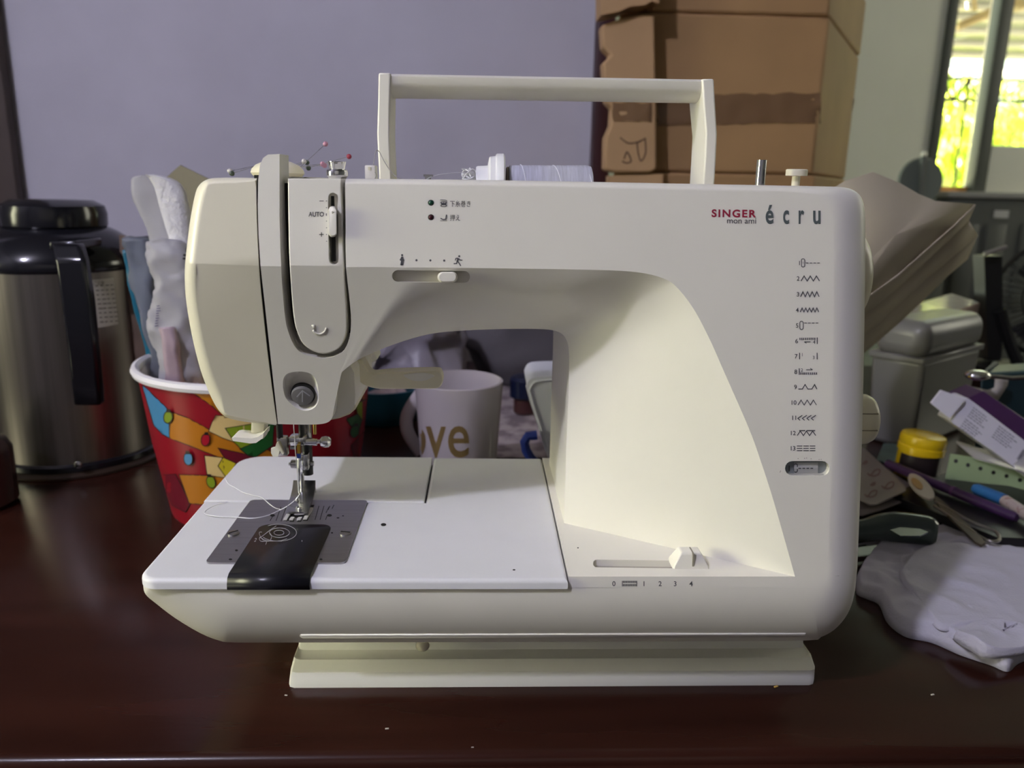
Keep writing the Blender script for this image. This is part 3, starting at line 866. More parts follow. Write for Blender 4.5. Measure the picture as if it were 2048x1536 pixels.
lipL = PY(588, 1274, LY); lipR = PY(1624, 1274, LY); zl0 = PY(1000, 1283.5, LY).z; zl1 = PY(1000, 1267.5, LY).z
lr = []
for (xx, dx_) in ((lipL.x, .004), (lipL.x+.004, 0), (lipR.x-.004, 0), (lipR.x, .004)):
    lr.append([Vector((xx, .46, zl1)), Vector((xx, LY+.0008+dx_, zl1)), Vector((xx, LY+dx_, zl1-.0007)), Vector((xx, LY+.0006+dx_, lerp(zl1, zl0, .55))), Vector((xx, LY+.0034+dx_, zl0)), Vector((xx, .46, zl0))])
G().loft(lr).obj('plinth_lip', IVORY, SM, sharp=40)
c = PY(845, 1291, YP+.010)
G().sphere(c, 14*mpp(c), 18, 10, (1, .7, .9)).obj('plinth_boss', CREAM, SM)
for (px_, py_) in ((700, 1300), (1500, 1300)):
    c = PY(px_, py_, .5); G().cyl((c.x, .5, -.0), (c.x, .5, .004), .012).obj('rubber_foot', BLACKM, SM)

# --- wheels at the right side
hw = PY(1706, 562, .455)
R = .032; xo = PY(1757, 560, .452).x
xs = xo-.014
g = G().lathe([(R*.6, -.05), (R*.6, -.02), (R*.97, -.019), (R, -.016), (R, 0), (R*.96, .004), (R*.90, .007), (R*.8, .0095), (R*.6, .0122), (R*.35, .0136), (.0005, .014)], (xs, .475, hw.z), 56, (1, 0, 0)).obj('hand_wheel', CREAM, SM)
dz = PY(1735, 838, .465); xo = PY(1767, 838, .452).x; xs = xo-.016
R = .0158; L = xo-xs
dial = G().lathe([(R*.7, -.06), (R*.7, -.0005), (R, 0), (R, L*.45), (R*.97, L*.7), (R*.88, L*.87), (R*.7, L*.97), (R*.4, L), (.0004, L)], (xs, .465, dz.z), 48, (1, 0, 0)).obj('pattern_dial', CREAM, SM)
for yy in (829, 861):
    p = PY(1740, yy, .465-R*.97); zz = p.z
    ang = math.asin(max(-1, min(1, (zz-dz.z)/R)))
    G().box((xs+.002, .465-R*math.cos(ang)-.0003, zz-.0003), (xo-.004, .465-R*math.cos(ang)+.002, zz+.0003)).obj('dial_groove', mat('groove', (.30, .27, .18), .6), dial)

# --- carrying handle
YH = .470
HM = mat('handle_plastic', (.80, .775, .68), .38, noise=.04, nscale=30)
hd_prof = [(0, 0), (.0, .0)]
def hbar(px0, px1, n=2):
    # lying bar: front face leans back towards the bottom (rounded underside)
    rows = []
    for x in (px0, px1):
        y0 = lerp(146, 158, (x-758)/670); y1 = lerp(195, 206, (x-758)/670)
        top = PY(x, y0, YH); bot = PY(x, y1, YH+.012)
        ring_ = [Vector((top.x, YH+.028, top.z-.001)), Vector((top.x, YH+.003, top.z)), Vector((top.x, YH, top.z-.0015))]
        for k in range(1, 7):
            t = k/6; a = t*math.pi/2
            ring_.append(Vector((top.x, YH+.016*(1-math.cos(a)), lerp(top.z-.002, bot.z, math.sin(a)**.9 if k < 6 else 1))))
        ring_.append(Vector((top.x, YH+.026, bot.z+.002)))
        rows.append(ring_)
    return rows
hb = G().loft(hbar(759, 1427)).obj('handle_bar', HM, SM, sharp=40)
def hleg(px_pts, name):
    """leg as a bent flat bar: list of (x left, x right, y) of its front face"""
    rows = []
    for (xl, xr_, y) in px_pts:
        a = PY(xl, y, YH-.001); b = PY(xr_, y, YH-.001)
        rows.append([a, b, Vector((b.x, YH+.030, b.z)), Vector((a.x, YH+.030, a.z))])
    o = G().loft(rows).obj(name, HM, SM, sharp=12)
    m_ = o.modifiers.new('b', 'BEVEL'); m_.width = .0009; m_.segments = 2
    return o
hleg([(757, 781, 145.5), (756, 780, 200), (754, 779, 268), (757, 781.5, 330), (758.5, 784, 372)], 'handle_leg')
hleg([(1404, 1428, 157.5), (1407, 1431, 210), (1412, 1434.5, 268), (1409, 1432, 325), (1405, 1428, 385)], 'handle_leg')

# --- fittings on top of the arm
ZT = .2868
def vlathe(px, prof, Y, name, m, n=32, parent=SM, dx=0):
    """turned part on a vertical axis; prof = (half width px, view y)"""
    c = PY(px, prof[-1][1], Y); k = mpp(c)
    pr = [(w_*k, PY(px, y, Y).z-c.z) for w_, y in prof]
    return G().lathe(pr, (c.x, Y, c.z), n).obj(name, m, parent)
vlathe(674, [(10, 365), (21, 352), (21.5, 345), (20, 340), (15, 338), (15.5, 335), (18, 325), (18, 323), (14, 324), (12, 330)][::1], .452, 'presser_regulator', CHROME)
t1 = G().pbox(729.5, 331, 751, 372, .452, .010, .0008).obj('thread_guide', IVORY, SM)
G().pbox(736, 334, 741, 340, .4515, .002).obj('guide_notch', CREAM, t1)
g = G().pbox(847, 349, 866, 353, .455, .006).pbox(850, 352, 862, 366, .456, .004)
g.obj('thread_hook', CHROME, SM)
# chrome bobbin winder spindle and its stop
sp0 = PY(1519, 378, .46); sp1 = PY(1524, 320, .46); r = 9.5*mpp(sp0)
ws = G().cyl(sp0-Vector((0, 0, .002)), sp1, r, 24, r*1.0).cyl(sp0, sp0+Vector((0, 0, .002)), r*1.25, 24).obj('winder_spindle', CHROME, SM)
G().box((sp0.x+.0005, .46-r-.0001, sp0.z+.003), (sp0.x+.0011, .46-r+.001, sp0.z+.0105)).obj('spindle_slit', DARKGAP, ws)
vlathe(1594, [(8, 385), (8, 352), (21, 351.5), (21, 340), (19, 338.5)], .47, 'winder_stop', CREAM)
# spool cap on the spool pin
ya = .478
cz = PY(990, 368, ya).z-.004
axd = (1, 0, 0)
def xlathe(prof_px, name, m, par, n=40, Y=ya, zc=None):
    """turned part on an axis along the arm; prof = (view x, top view y)"""
    zc = cz if zc is None else zc
    x0_ = PY(prof_px[0][0], 360, Y).x
    pr = [(max(.0004, PY(x, y, Y).z-zc), PY(x, 360, Y).x-x0_) for x, y in prof_px]
    return G().lathe(pr, (x0_, Y, zc), n, axd).obj(name, m, par)
WPL = mat('white_cap_plastic', (.80, .80, .82), .3)
xlathe([(952, 371), (952, 334), (955, 332), (975, 331), (978, 315), (980, 313), (990, 312), (992, 308), (994, 307), (1006, 307), (1009, 311), (1010, 330), (1010, 371)], 'spool_cap', WPL, SM)
xlathe([(930, 366), (930, 364), (1200, 366), (1200, 368)], 'spool_pin', CHROME, SM)

# --- thread spool on the pin, presser lever, needle parts
SPOOLW = mat('white_spool_thread', (.66, .66, .76), .75, noise=.25, nscale=60, stretch=(14, 1, 1), bump=.35, bscale=500)
spz = PY(1100, 372, ya).z-.002
spool = thing('thread_spool', 'white thread spool lying on top of the sewing machine', 'thread spool', (PY(1100, 360, ya).x, ya, spz-.013))
xlathe([(1016, 360), (1016, 338), (1018, 331), (1030, 330.5), (1172, 330.5), (1180, 333), (1183, 342), (1183, 362)], 'wound_thread', SPOOLW, spool, zc=spz)
xlathe([(1012, 372), (1012, 336), (1015, 333), (1019, 336), (1019, 372)], 'spool_end', mat('spool_end_plastic', (.30, .25, .20), .5), spool, zc=spz)
for (xa_, xb_) in ((1040, 1052), (1105, 1122), (1165, 1182)):
    pts = []
    for k in range(13):
        t = k/12; an = math.pi*(.12+.5*t)
        R_ = PY(1100, 330.5, ya).z-spz
        pts.append(Vector((PY(lerp(xa_, xb_, t), 350, ya).x, ya-R_*math.sin(an-.35), spz+R_*math.cos(an-.35))))
    G().tube(pts, .0003, 6).obj('crossing_thread', mat('thread_bright', (.9, .9, .95), .6), spool)
# thread from the spool to the guides
def thread_path(pts, r=.00022, n=6, m=6): return G().tube(catmull(pts, m), r, n)
tp = [PY(948, 346, .47), PY(930, 345, .465), PY(905, 346, .462), PY(880, 349, .458), PY(862, 354, .455), PY(850, 361, .452)]
thread_path(tp).obj('upper_thread', THREAD, SM)
tang = G(); r3 = random.Random(5)
pts = [PY(938+r3.uniform(-14, 14), 345+r3.uniform(-8, 14), .472+r3.uniform(-.006, .006)) for _ in range(26)]
thread_path(pts, .0004).obj('thread_tangle', THREAD, SM)
tp = [PY(740, 372, .452), PY(752, 352, .452), PY(747, 335, .453), PY(751, 304, .455), PY(758, 303, .4655), PY(768, 322, .4655), PY(783, 344, .4655), PY(800, 357, .462), PY(830, 358, .456)]
thread_path(tp).obj('loose_thread', mat('grey_thread', (.40, .38, .36), .8), SM)

LEVM = CREAM
YL = .452
lev = [(706, 735), (712, 752), (722, 766), (738, 774), (760, 778), (800, 778.5), (840, 778), (868, 777.5), (880, 774), (886, 762), (883, 749), (876, 743), (840, 743), (790, 744.5), (760, 747), (745, 748), (736, 742), (730, 731), (722, 720), (708, 722)]
P = [PY(*q, YL) for q in spline_px(lev+[lev[0]], 3)[:-1]]
ol = G().prism(P, (0, .012, 0)).obj('presser_lever', LEVM, SM)
m_ = ol.modifiers.new('b', 'BEVEL'); m_.width = .0016; m_.segments = 4; m_.limit_method = 'ANGLE'
P = [PY(*q, YL-.0006) for q in spline_px([(806, 750), (815, 757), (832, 762), (850, 761), (864, 755), (868, 751), (850, 746), (825, 747), (806, 750)], 3)[:-1]]
G().prism(P, (0, .0012, 0)).obj('lever_grip', IVORY, ol)
G().pbox(715, 700, 752, 730, .50, .02, .002, -.5).obj('arm_bracket', IVORY, SM)

YN = .4746
def pvc(x, y0, y1, rpx, Y, name, m, parent=SM, n=20, r2=None):
    a = PY(x, y1, Y); b = PY(x, y0, Y); b.x = a.x; k = mpp(a)
    return G().cyl(a, b, rpx*k, n, None if r2 is None else r2*k).obj(name, m, parent)
def phc(x0, x1, y, rpx, Y, name, m, parent=SM, bev=0.0):
    a = PY(x0, y, Y); b = PY(x1, y, Y); b.z = a.z; k = mpp(a)
    return G().cyl(a, b, rpx*k, 20, bev=bev).obj(name, m, parent)
pvc(615, 832, 878, 9, YN+.014, 'needle_bar', DCHROME)
pvc(604, 832, 880, 6, YN+.004, 'needle_bar_guide', BLACKM)
pvc(630, 835, 868, 3.5, YN+.012, 'brass_pin', mat('brass', (.45, .33, .10), .3, metal=1.0))
nc = G().pbox(576, 875, 609, 893, YN-.004, .010, .0012).obj('needle_clamp', CHROME, SM)
phc(607, 634, 884, 7, YN, 'clamp_shaft', CHROME, nc)
ts = G().lathe([(.0012, 0), (.0012, .0015), (.0030, .0028), (.0036, .005), (.0033, .0072), (.002, .0085), (.0003, .0088)], PY(634, 883, YN), 24, (1, 0, -.02)).obj('thumb_screw', CHROME, nc)
G().pbox(580, 893, 591, 899, YN-.003, .004).obj('clamp_tab', DCHROME, nc)
# presser bar: black bracket, screw and shank
pvc(616, 878, 948, 10.5, YN+.008, 'presser_bar', BLACKM)
G().pbox(600, 909, 616, 942, YN-.002, .007, .0006).obj('foot_holder', CHROME, SM)
phc(582, 601, 928, 8.5, YN+.001, 'holder_screw', DCHROME, bev=.0004)
phc(578, 584, 928, 3.5, YN+.001, 'holder_screw_tip', CHROME)
phc(622, 628, 927, 5, YN+.006, 'holder_pin', CHROME)
pvc(605, 946, 985, 4.6, YN, 'presser_shank', CHROME)
G().tube([PY(597, 895, YN-.006), PY(597.5, 930, YN-.006), PY(598.5, 960, YN-.005), PY(599, 988, YN-.004)], [.0007, .0007, .0006, .0004], 10).obj('needle', CHROME, SM)
G().pbox(594, 889, 600, 908, YN-.007, .002).obj('needle_tint', mat('needle_gold', (.5, .33, .05), .3, metal=1.0), SM)
G().pbox(593.5, 907, 600.5, 917, YN-.007, .002).obj('needle_mark', mat('needle_blue', (.01, .04, .25), .4), SM)
# presser foot: two-toed sole with curved-up front
fz = ZP+.0016
def fpt(px_, py_, z): return PZ(px_, py_, z)
def sole(px_l, px_r):
    rows = []
    for (l, r_), (h) in zip(zip(px_l, px_r), (.006, .0022, .0004, 0, 0, 0)):
        a = PZ(*l, fz); b = PZ(*r_, fz)
        rows.append([a+Vector((0, 0, h)), b+Vector((0, 0, h)), b+Vector((0, 0, h+.0016)), a+Vector((0, 0, h+.0016))])
    return G().loft(rows)
FOOTM = mat('foot_metal', (.42, .42, .43), .25, metal=1.0)
pf = sole([(588, 983), (585, 990), (581, 1000), (577, 1010), (574, 1020), (572, 1027)], [(632, 983), (631, 990), (627, 1000), (623, 1010), (619, 1020), (616, 1030)]).obj('presser_foot', FOOTM, SM)
G().pbox(586, 976, 631, 992, YN+.012, .002, .0006).obj('foot_heel', FOOTM, pf)
G().pbox(591, 988, 609, 999, YN-.001, .008, .0008).obj('foot_clip', CHROME, pf)
phc(583, 612, 1001, 2.4, YN-.006, 'foot_crossbar', CHROME, pf)
c = PZ(600, 1018, fz+.002); G().sphere(c, .0016, 14, 8).obj('foot_rivet', CHROME, pf)
d = Decal(bvh(pf), .0001); d.poly([(596, 1006), (607, 1006), (602, 1028), (590, 1028)], 50); d.obj('foot_slot', DARKGAP, pf)
phc(589, 607, 1029, 1.8, .437, 'foot_toe_bar', CHROME, pf)
G().sphere(PZ(599, 993, ZP+.006)+Vector((0, -.006, 0)), .0012, 10, 7, (1, 1, 1.6)).obj('needle_eye_bead', CHROME, SM)
# threader hook and cutter lever left of the needle
pvc(560, 846, 878, 6.5, YN-.004, 'threader_rod', BLACKM)
th = G().pbox(553, 874, 574, 914, YN-.006, .006, .001).obj('needle_threader', mat('nickel', (.62, .60, .54), .22, metal=1.0), SM)
P = [PY(*q, YN-.0085) for q in [(542, 897), (550, 895), (553, 886), (556, 884), (561, 894), (568, 907), (565, 909), (559, 901), (556, 913), (546, 914), (542, 906)]]
G().prism(P, (0, .002, 0)).obj('threader_hook', mat('pale_plastic', (.74, .72, .60), .35), th)
g = G().pbox(501, 840, 528, 880, .435, .010, .0015, .10)
g.obj('cutter_stem', IVORY, SM)
P = [PY(*q, .425) for q in [(463, 876), (470, 874.5), (502, 877), (516, 874), (527, 866), (526, 876), (512, 886), (500, 887), (466, 882)]]
G().prism(P, (0, .014, 0)).obj('cutter_lever', IVORY, SM)
# lower thread running to the left over the bed
tz = ZB+.0012
pts = [PZ(600, 988, ZB+.012), PZ(590, 1000, ZB+.007), PZ(575, 1012, ZB+.004), PZ(558, 1021, tz), PZ(535, 1031, tz), PZ(505, 1036.5, tz), PZ(470, 1034, tz), PZ(440, 1033, tz), PZ(418, 1030, tz), PZ(409, 1026, tz), PZ(416, 1018, tz), PZ(438, 1008, tz), PZ(455, 1003, tz)]
thread_path(pts, .00028).obj('needle_thread', THREAD, SM)
pts = [PZ(563, 1019, tz), PZ(551, 1016, tz), PZ(540, 1009, tz), PZ(530, 1000, tz), PZ(522, 994, tz), PZ(505, 990, tz), PZ(485, 984, tz), PZ(470, 975, tz), PZ(457, 968, tz), PZ(451, 957, tz), PZ(453, 951, tz)]
thread_path(pts, .00020).obj('bobbin_thread', THREAD, SM)
thread_path([PY(587, 846, YN-.02), PY(590, 890, YN-.016), PY(594, 940, YN-.012), PY(597, 985, YN-.008)], .00025).obj('needle_thread', THREAD, SM)
# raised mark at the foot of the tension panel
d = Decal(TP, .0004)
d.ring(639, 655, 13.5, 13, 3.4, 14, .0, 2.75).tri([(623, 650), (630, 661), (629, 649)], [(0, 1, 2)])
o = d.obj('raised_arrow', IVORY, panel); o.modifiers.new('s', 'SOLIDIFY').thickness = .0006

# --- printing
RT = .016
d = Decal(TU); d.text('SINGER', 1423, 433.5, 14.5, 89, bold=.03, rot=.012, spacing=1.22); d.obj('brand_lettering', REDP, SM)
d = Decal(TU); d.text('mon ami', 1454, 446.5, 11.5, 58, bold=.004, rot=.012); d.obj('model_lettering', PRINT, SM)
for ch, x, w_ in (('é', 1531, 16), ('c', 1566, 12), ('r', 1597, 11), ('u', 1626, 15)):
    d = Decal(TU); d.text(ch, x, 446.5+(x-1531)*.004, 38, w_, bold=.022); d.obj('model_letter', PRINTG, SM)
d = Decal(TP); d.text('AUTO', 617, 433, 9.2, 31, bold=.02); d.obj('tension_scale', PRINT, panel)
d = Decal(TP); d.line([(639, 402), (647.5, 402)], 1.5); d.obj('minus_mark', PRINT, panel)
d = Decal(TP); d.line([(638.5, 469), (647.5, 469)], 1.5).line([(643, 464.5), (643, 473.5)], 1.5); d.obj('plus_mark', PRINT, panel)
for k in range(7):
    y = 402+13.4*k
    d = Decal(TP)
    if k == 2: d.line([(652.8+.003*k, y-2), (652.8, y+3)], 1.6)
    else: d.disc(653+.004*(y-402), y, 1.0, None, 8)
    d.obj('tension_tick', PRINT, panel)
d = Decal(TU); d.text('下糸巻き', 900, 412.5, 9.5, 41, rot=.01); d.obj('bobbin_caption', PRINT, SM)
d = Decal(TU); d.text('押え', 900, 440.5, 9.5, 20, rot=.01); d.obj('foot_caption', PRINT, SM)
d = Decal(TU)
d.line(spline_px([(880.5, 400), (888, 400), (893, 401), (893.5, 403)]), 1.1).ring(887.5, 411.5, 6, 2, 1.3).ring(887.5, 405, 6, 2, 1.3).line([(884, 405), (884, 411)], 1.5).line([(891, 405), (891, 411)], 1.5).line([(887.5, 404), (887.5, 411)], 1.8).line([(882, 408), (893, 408)], 1.6)
d.obj('bobbin_symbol', PRINT, SM)
d = Decal(TU); d.line([(880.5, 441.5), (894, 441.5)], 1.1).line(spline_px([(881, 436.5), (886, 439), (890, 438.7), (893, 438.5)]), 2.0).line([(891, 438), (892.5, 430), (893.5, 430), (893.5, 438)], 1.3)
d.obj('foot_symbol', PRINT, SM)
# walking and running figures
d = Decal(TU); d.disc(804.3, 510.3, 2.2).poly([(802.5, 513), (806.5, 513), (807.5, 518), (809, 520.5), (807.5, 522), (806.5, 520.5), (806.8, 530.5), (804.8, 531), (804.2, 524), (802.4, 530.8), (800.3, 530.2), (802, 522), (800.5, 521), (799.2, 519.5), (801, 517)], 20); d.obj('walking_figure', PRINT, SM)
for x in (833, 860.8, 888.5):
    d = Decal(TU); d.disc(x, 520.5+(x-833)*.012, 2.2); d.obj('speed_dot', PRINT, SM)
d = Decal(TU); d.disc(918.5, 512.5, 2.1).line([(916.5, 516.5), (914.5, 524)], 3.6).line([(916, 516), (911.8, 516.8), (910.5, 521)], 1.9).line([(917.5, 517), (920, 520), (924.8, 520.4)], 1.9).line([(915.5, 523), (919, 527.5), (921.5, 532)], 2.2).line([(914, 523), (913.5, 527), (907.3, 527.4)], 2.2); d.obj('running_figure', PRINT, SM)
# stitch length scale on the hull
for ch, x in (('0', 1224.5), ('1', 1287), ('2', 1317), ('3', 1347.5), ('4', 1378.5)):
    d = Decal(TH); d.text(ch, x, 1171.8+(x-1225)*.001, 9.6, bold=.012); d.obj('length_numeral', PRINT, SM)
d = Decal(TH); d.line([(1244.5, 1161.5), (1244.5, 1172.5)], 1.2).line([(1273.5, 1161.5), (1273.5, 1172.5)], 1.2)
for k in range(12):
    x = 1246.5+k*2.3
    d.line([(x, 1161.5), (x, 1165.5)], 1.5).line([(x, 1168), (x, 1172.3)], 1.5)
d.obj('buttonhole_symbol', PRINT, SM)
# stitch chart
CH = {}
def zig(x0, x1, yb, yt, n):
    pts = []
    for k in range(2*n+1): pts.append((lerp(x0, x1, k/(2*n)), yb if k % 2 == 0 else yt))
    return pts
def rowx(y): return -(y-526)*.0245
rows_y = [526, 557, 588.5, 620, 651, 682, 712.5, 743.5, 774, 805, 835.5, 866, 896.5]
for i, y in enumerate(rows_y):
    o_ = rowx(y); d = Decal(TU)
    d.text(str(i+1), 1599.5+o_, y+4.2, 8.6, bold=.010, right=True)
    L, Rr = 1602.5+o_, 1640.5+o_
    if i in (0, 4):
        d.line(stadium(L, y-8.5, L+6.8, y+8), 1.5, True)
        yy = y if i == 0 else y-5
        if i == 0: d.line([(L+3.4, y-2.5), (L+3.4, y+1.5)], .8)
        for k in range(4): d.line([(L+9+7.6*k, yy), (L+14+7.6*k, yy)], 1.4)
    elif i == 1: d.line(zig(L, Rr-1, y+5, y-5, 3), 1.9)
    elif i == 2: d.line(zig(L, Rr-1, y+5, y-5, 4), 1.9)
    elif i == 3: d.line(zig(L, Rr-1, y+4, y-4, 5), 1.8)
    elif i == 5:
        for k in range(9): d.line([(L+1+3.7*k, y-6.5), (L+1+3.7*k, y-2)], 2.0)
        d.line([(Rr-2.5, y-7), (Rr-2.5, y+6)], 1.8).text('4', Rr-11, y+5.5, 7).line([(L+10.5, y+1.5), (L+22, y+1.5)], 1.5).line([(L+10, y+1.5), (L+14, y+4.5)], 1.5)
    elif i == 6:
        d.line([(L+1, y-7), (L+1, y+6)], 1.8).line([(Rr-2, y-7), (Rr-2, y+6)], 1.8).text('1', L+6, y, 6.5).text('3', Rr-10.5, y+5.5, 6.5)
    elif i == 7:
        d.line([(L+1, y-7), (L+1, y+6)], 1.8).text('2', L+4.5, y-.5, 6.2).line([(L+15, y-4), (L+27, y-4)], 1.5).line([(L+27.5, y-4), (L+23, y-7)], 1.5)
        for k in range(9): d.line([(L+4.5+3.9*k, y+1.2), (L+4.5+3.9*k, y+5.7)], 2.0)
    elif i == 8: d.line([(L, y+4), (L+8, y+4), (L+13.5, y-5), (L+19, y+4), (L+27, y+4), (L+32.5, y-5), (L+37, y+4)], 1.8)
    elif i == 9: d.line(zig(L, Rr-1, y+5, y-5, 3), 1.5)
    elif i == 10:
        for k in range(4): d.line([(L+5+9*k, y+5), (L+.5+9*k, y+1), (L+9.5+9*k, y-5)], 1.7)
    elif i == 11: d.line(zig(L, Rr-1, y+5, y-4, 3), 1.7).line([(L+4, y-4.8), (L+16, y-4.8)], 2).line([(L+19, y-4.8), (L+36, y-4.8)], 2)
    else:
        for q in (-4.6, 0, 4.6):
            for k in range(3): d.line([(L+13*k, y+q), (L+11+13*k, y+q)], 1.6)
    d.obj('stitch_symbol', PRINT, SM)
# smudges above the window
d = Decal(TU)
for (x, y) in ((1596, 917), (1609, 916.5), (1613, 916), (1622, 917.5), (1638, 919), (1642, 918.5), (1560, 944), (1857-296, 942)): d.disc(x, y, 1.1, .8, 8)
d.obj('ink_smudge', mat('pinkish_smudge', (.35, .28, .27), .7), SM, None); 

# ================================================================== things behind and beside the machine
from mathutils import noise as NZ
def crumple(o, amp, sc, seed=0, keep_z0=False):
    for v in o.data.vertices:
        p = v.co*sc+Vector((seed*7.1, seed*3.3, seed*1.7))
        d = Vector((NZ.noise(p), NZ.noise(p+Vector((31, 0, 0))), NZ.noise(p+Vector((0, 57, 0)))))
        v.co += d*amp
        if keep_z0 and v.co.z < 0: v.co.z = 0
    o.data.update()

# ---- pincushion with pins, on the arm behind the head
pcb = PY(556, 356, .49); PCZ = .2870
pc = thing('pincushion', 'cream dome pincushion full of ball-headed pins on top of the machine head', 'pincushion', (pcb.x, .49, PCZ))
r = 52*mpp(pcb)
G().lathe([(r*.9, 0), (r, .002), (r*.96, .004), (r*.8, .0065), (r*.5, .0085), (r*.2, .0092), (.0001, .0094)], (pcb.x, .49, PCZ), 40).obj('cushion', CREAM, pc)
PINK = mat('pink_pin', (.45, .22, .30), .4); RED = mat('red_pin', (.30, .03, .06), .4); WPIN = mat('pearl_pin', (.60, .57, .55), .35); GPIN = mat('dark_green_pin', (.05, .07, .05), .4)
for (x, y, Y, m_) in ((651, 288, .52, PINK), (698, 313, .52, RED), (645, 328, .51, PINK), (649, 331, .525, PINK), (608, 323, .51, WPIN), (614, 325, .52, GPIN), (617, 336, .515, GPIN), (460, 342, .52, WPIN), (464, 347, .51, GPIN)):
    h = PY(x, y, Y); base = Vector((lerp(pcb.x, h.x, .45), lerp(.49, Y, .5), PCZ+.006))
    pn = G().sphere(h, 5.2*mpp(h), 14, 9).obj('pin_head', m_, pc)
    G().tube([base, h], .00014, 6).obj('pin_shaft', CHROME, pn)

# ---- vacuum jug
jf = PZ(172, 966, 0); JR = .0815
JY = jf.y+JR*1.1; JX = PY(166, 930, JY).x
jug = thing('vacuum_jug', 'stainless steel vacuum jug with black shoulder, lid and handle', 'vacuum jug', (JX, JY, 0))
JUGS = mat('jug_steel', (.30, .27, .25), .33, metal=1.0, noise=.25, nscale=6, stretch=(30, 30, .7))
JBLK = mat('jug_black_plastic', (.008, .008, .011), .16, spec=.6)
def jz(py, r=0.0, px=120): return PY(px, py, JY-r).z
zS = jz(549, JR); zCap0 = jz(462, .04); zTop = jz(400, .0)
G().lathe([(JR*1.06, 0), (JR*1.08, .001), (JR*1.08, .003), (JR*1.02, .005)], (JX, JY, 0), 56).obj('base_ring', mat('dark_wood_ring', (.03, .018, .012), .5), jug)
G().lathe([(JR*.98, .004), (JR*1.01, .006), (JR*1.01, .011), (JR*.97, .013)], (JX, JY, 0), 56).obj('base_rim', JBLK, jug)
body = G().lathe([(JR*.95, .012), (JR*.97, .013), (JR*.97, .018), (JR*.965, zS*.5), (JR*.96, zS)], (JX, JY, 0), 72).obj('steel_body', JUGS, jug)
hS = zTop-zS
G().lathe([(JR*.97, zS-.001), (JR*.985, zS+hS*.03), (JR*.97, zS+hS*.14), (JR*.91, zS+hS*.28), (JR*.81, zS+hS*.41), (JR*.69, zS+hS*.52), (JR*.60, zS+hS*.58), (JR*.52, zS+hS*.62)], (JX, JY, 0), 64).obj('shoulder', JBLK, jug)
G().lathe([(JR*.45, zS+hS*.55), (JR*.55, zS+hS*.57), (JR*.585, zS+hS*.62), (JR*.59, zS+hS*.80), (JR*.565, zS+hS*.92), (JR*.45, zTop), (.001, zTop+.001)], (JX, JY, 0), 56).obj('lid', JBLK, jug)
def bar_strip(rows, name, m, par, th, bev=.002, sharp=30):
    rr = []
    for (xl, xr_, y, Y) in rows:
        a = PY(xl, y, Y); b = PY(xr_, y, Y); rr.append([a, b, b+Vector((0, th, 0)), a+Vector((0, th, 0))])
    o = G().loft(rr).obj(name, m, par, sharp=sharp)
    md = o.modifiers.new('b', 'BEVEL'); md.width = bev; md.segments = 3; md.limit_method = 'ANGLE'
    return o
YJ = JY-JR
bar_strip([(97, 152, 484, YJ-.012), (101, 158, 489, YJ-.020), (108, 168, 520, YJ-.030), (120, 180, 600, YJ-.032), (133, 190, 700, YJ-.030), (142, 198, 780, YJ-.024), (146, 200, 812, YJ-.014)], 'handle', JBLK, jug, .012, .003)
bar_strip([(97, 152, 482, YJ-.014), (97, 153, 500, YJ-.014)], 'handle_root', JBLK, jug, .05)
TJ = bvh(body)
d = Decal(TJ, .0003); d.poly([(180, 560), (226, 556), (236, 648), (194, 656)], 9); lab = d.obj('sticker', mat('faded_sticker', (.50, .47, .43), .5), jug)
d = Decal(TJ, .0005)
for k in range(9):
    y = 572+k*9; x = 190+k*1.2
    for q in range(4):
        a = x+q*10; d.line([(a, y-q*.6), (a+RNG.uniform(5, 9), y-q*.6-.5)], 2.2)
d.text('ご注意', 186, 569, 6, 22); d.obj('sticker_print', mat('sticker_ink', (.14, .12, .11), .6), lab or jug)
d = Decal(TJ, .0004); d.line([(178, 815), (192, 945)], 1.6); d.obj('body_seam', DARKGAP, jug)
c = hit(TJ, 156, 930, 0) or PY(156, 930, JY-JR); G().sphere(c, .0038, 16, 8, (1, .4, 1)).obj('body_screw', DCHROME, jug)
# jar cut by the left border
c = PZ(-98, 1040, 0)
G().lathe([(.03, 0), (.034, .004), (.034, .05), (.03, .058), (.024, .062), (.024, .072), (.001, .073)], (c.x, c.y+.034, 0), 40).obj('spice_jar', mat('brownish_glass', (.05, .028, .026), .25), None, 'dark brown jar at the left edge in front of the vacuum jug', 'jar')

# ---- printed paper tub
tl = PZ(366, 1034, 0); TBR0 = .081; TY = .70
tc = PY(540, 1000, TY); TX = PY(517, 735, TY).x
ZRIM = PY(508, 719, TY).z; TBR1 = 230*mpp(PY(508, 729, TY))
tub = thing('paper_tub', 'round tub printed with red, orange and green festive patchwork, white rim', 'tub', (TX, TY, 0))
TUBM = mat('tub_red_print', (.25, .005, .015), .35)
th_ = .0018
g = G().lathe([(TBR0-.004, .001), (TBR0, .0), (lerp(TBR0, TBR1, .5), ZRIM*.5), (TBR1-.004, ZRIM-.004), (TBR1-.004-th_, ZRIM-.004), (TBR0-.003, .004), (.0005, .004)], (TX, TY, 0), 96, cap=True)
tubo = g.obj('tub_wall', TUBM, tub)
G().lathe([(TBR1-.005, ZRIM-.006), (TBR1, ZRIM-.005), (TBR1+.0012, ZRIM-.002), (TBR1, ZRIM+.001), (TBR1-.003, ZRIM+.002), (TBR1-.006, ZRIM), (TBR1-.006, ZRIM-.005), (TBR1-.005, ZRIM-.006)], (TX, TY, 0), 96, cap=False).obj('rolled_rim', mat('white_card_rim', (.72, .70, .74), .5), tub)
G().lathe([(TBR0-.002, .0045), (TBR1-.0072, ZRIM-.004)], (TX, TY, 0), 96, cap=False).obj('inner_lining', mat('white_lining', (.60, .56, .60), .6), tub)
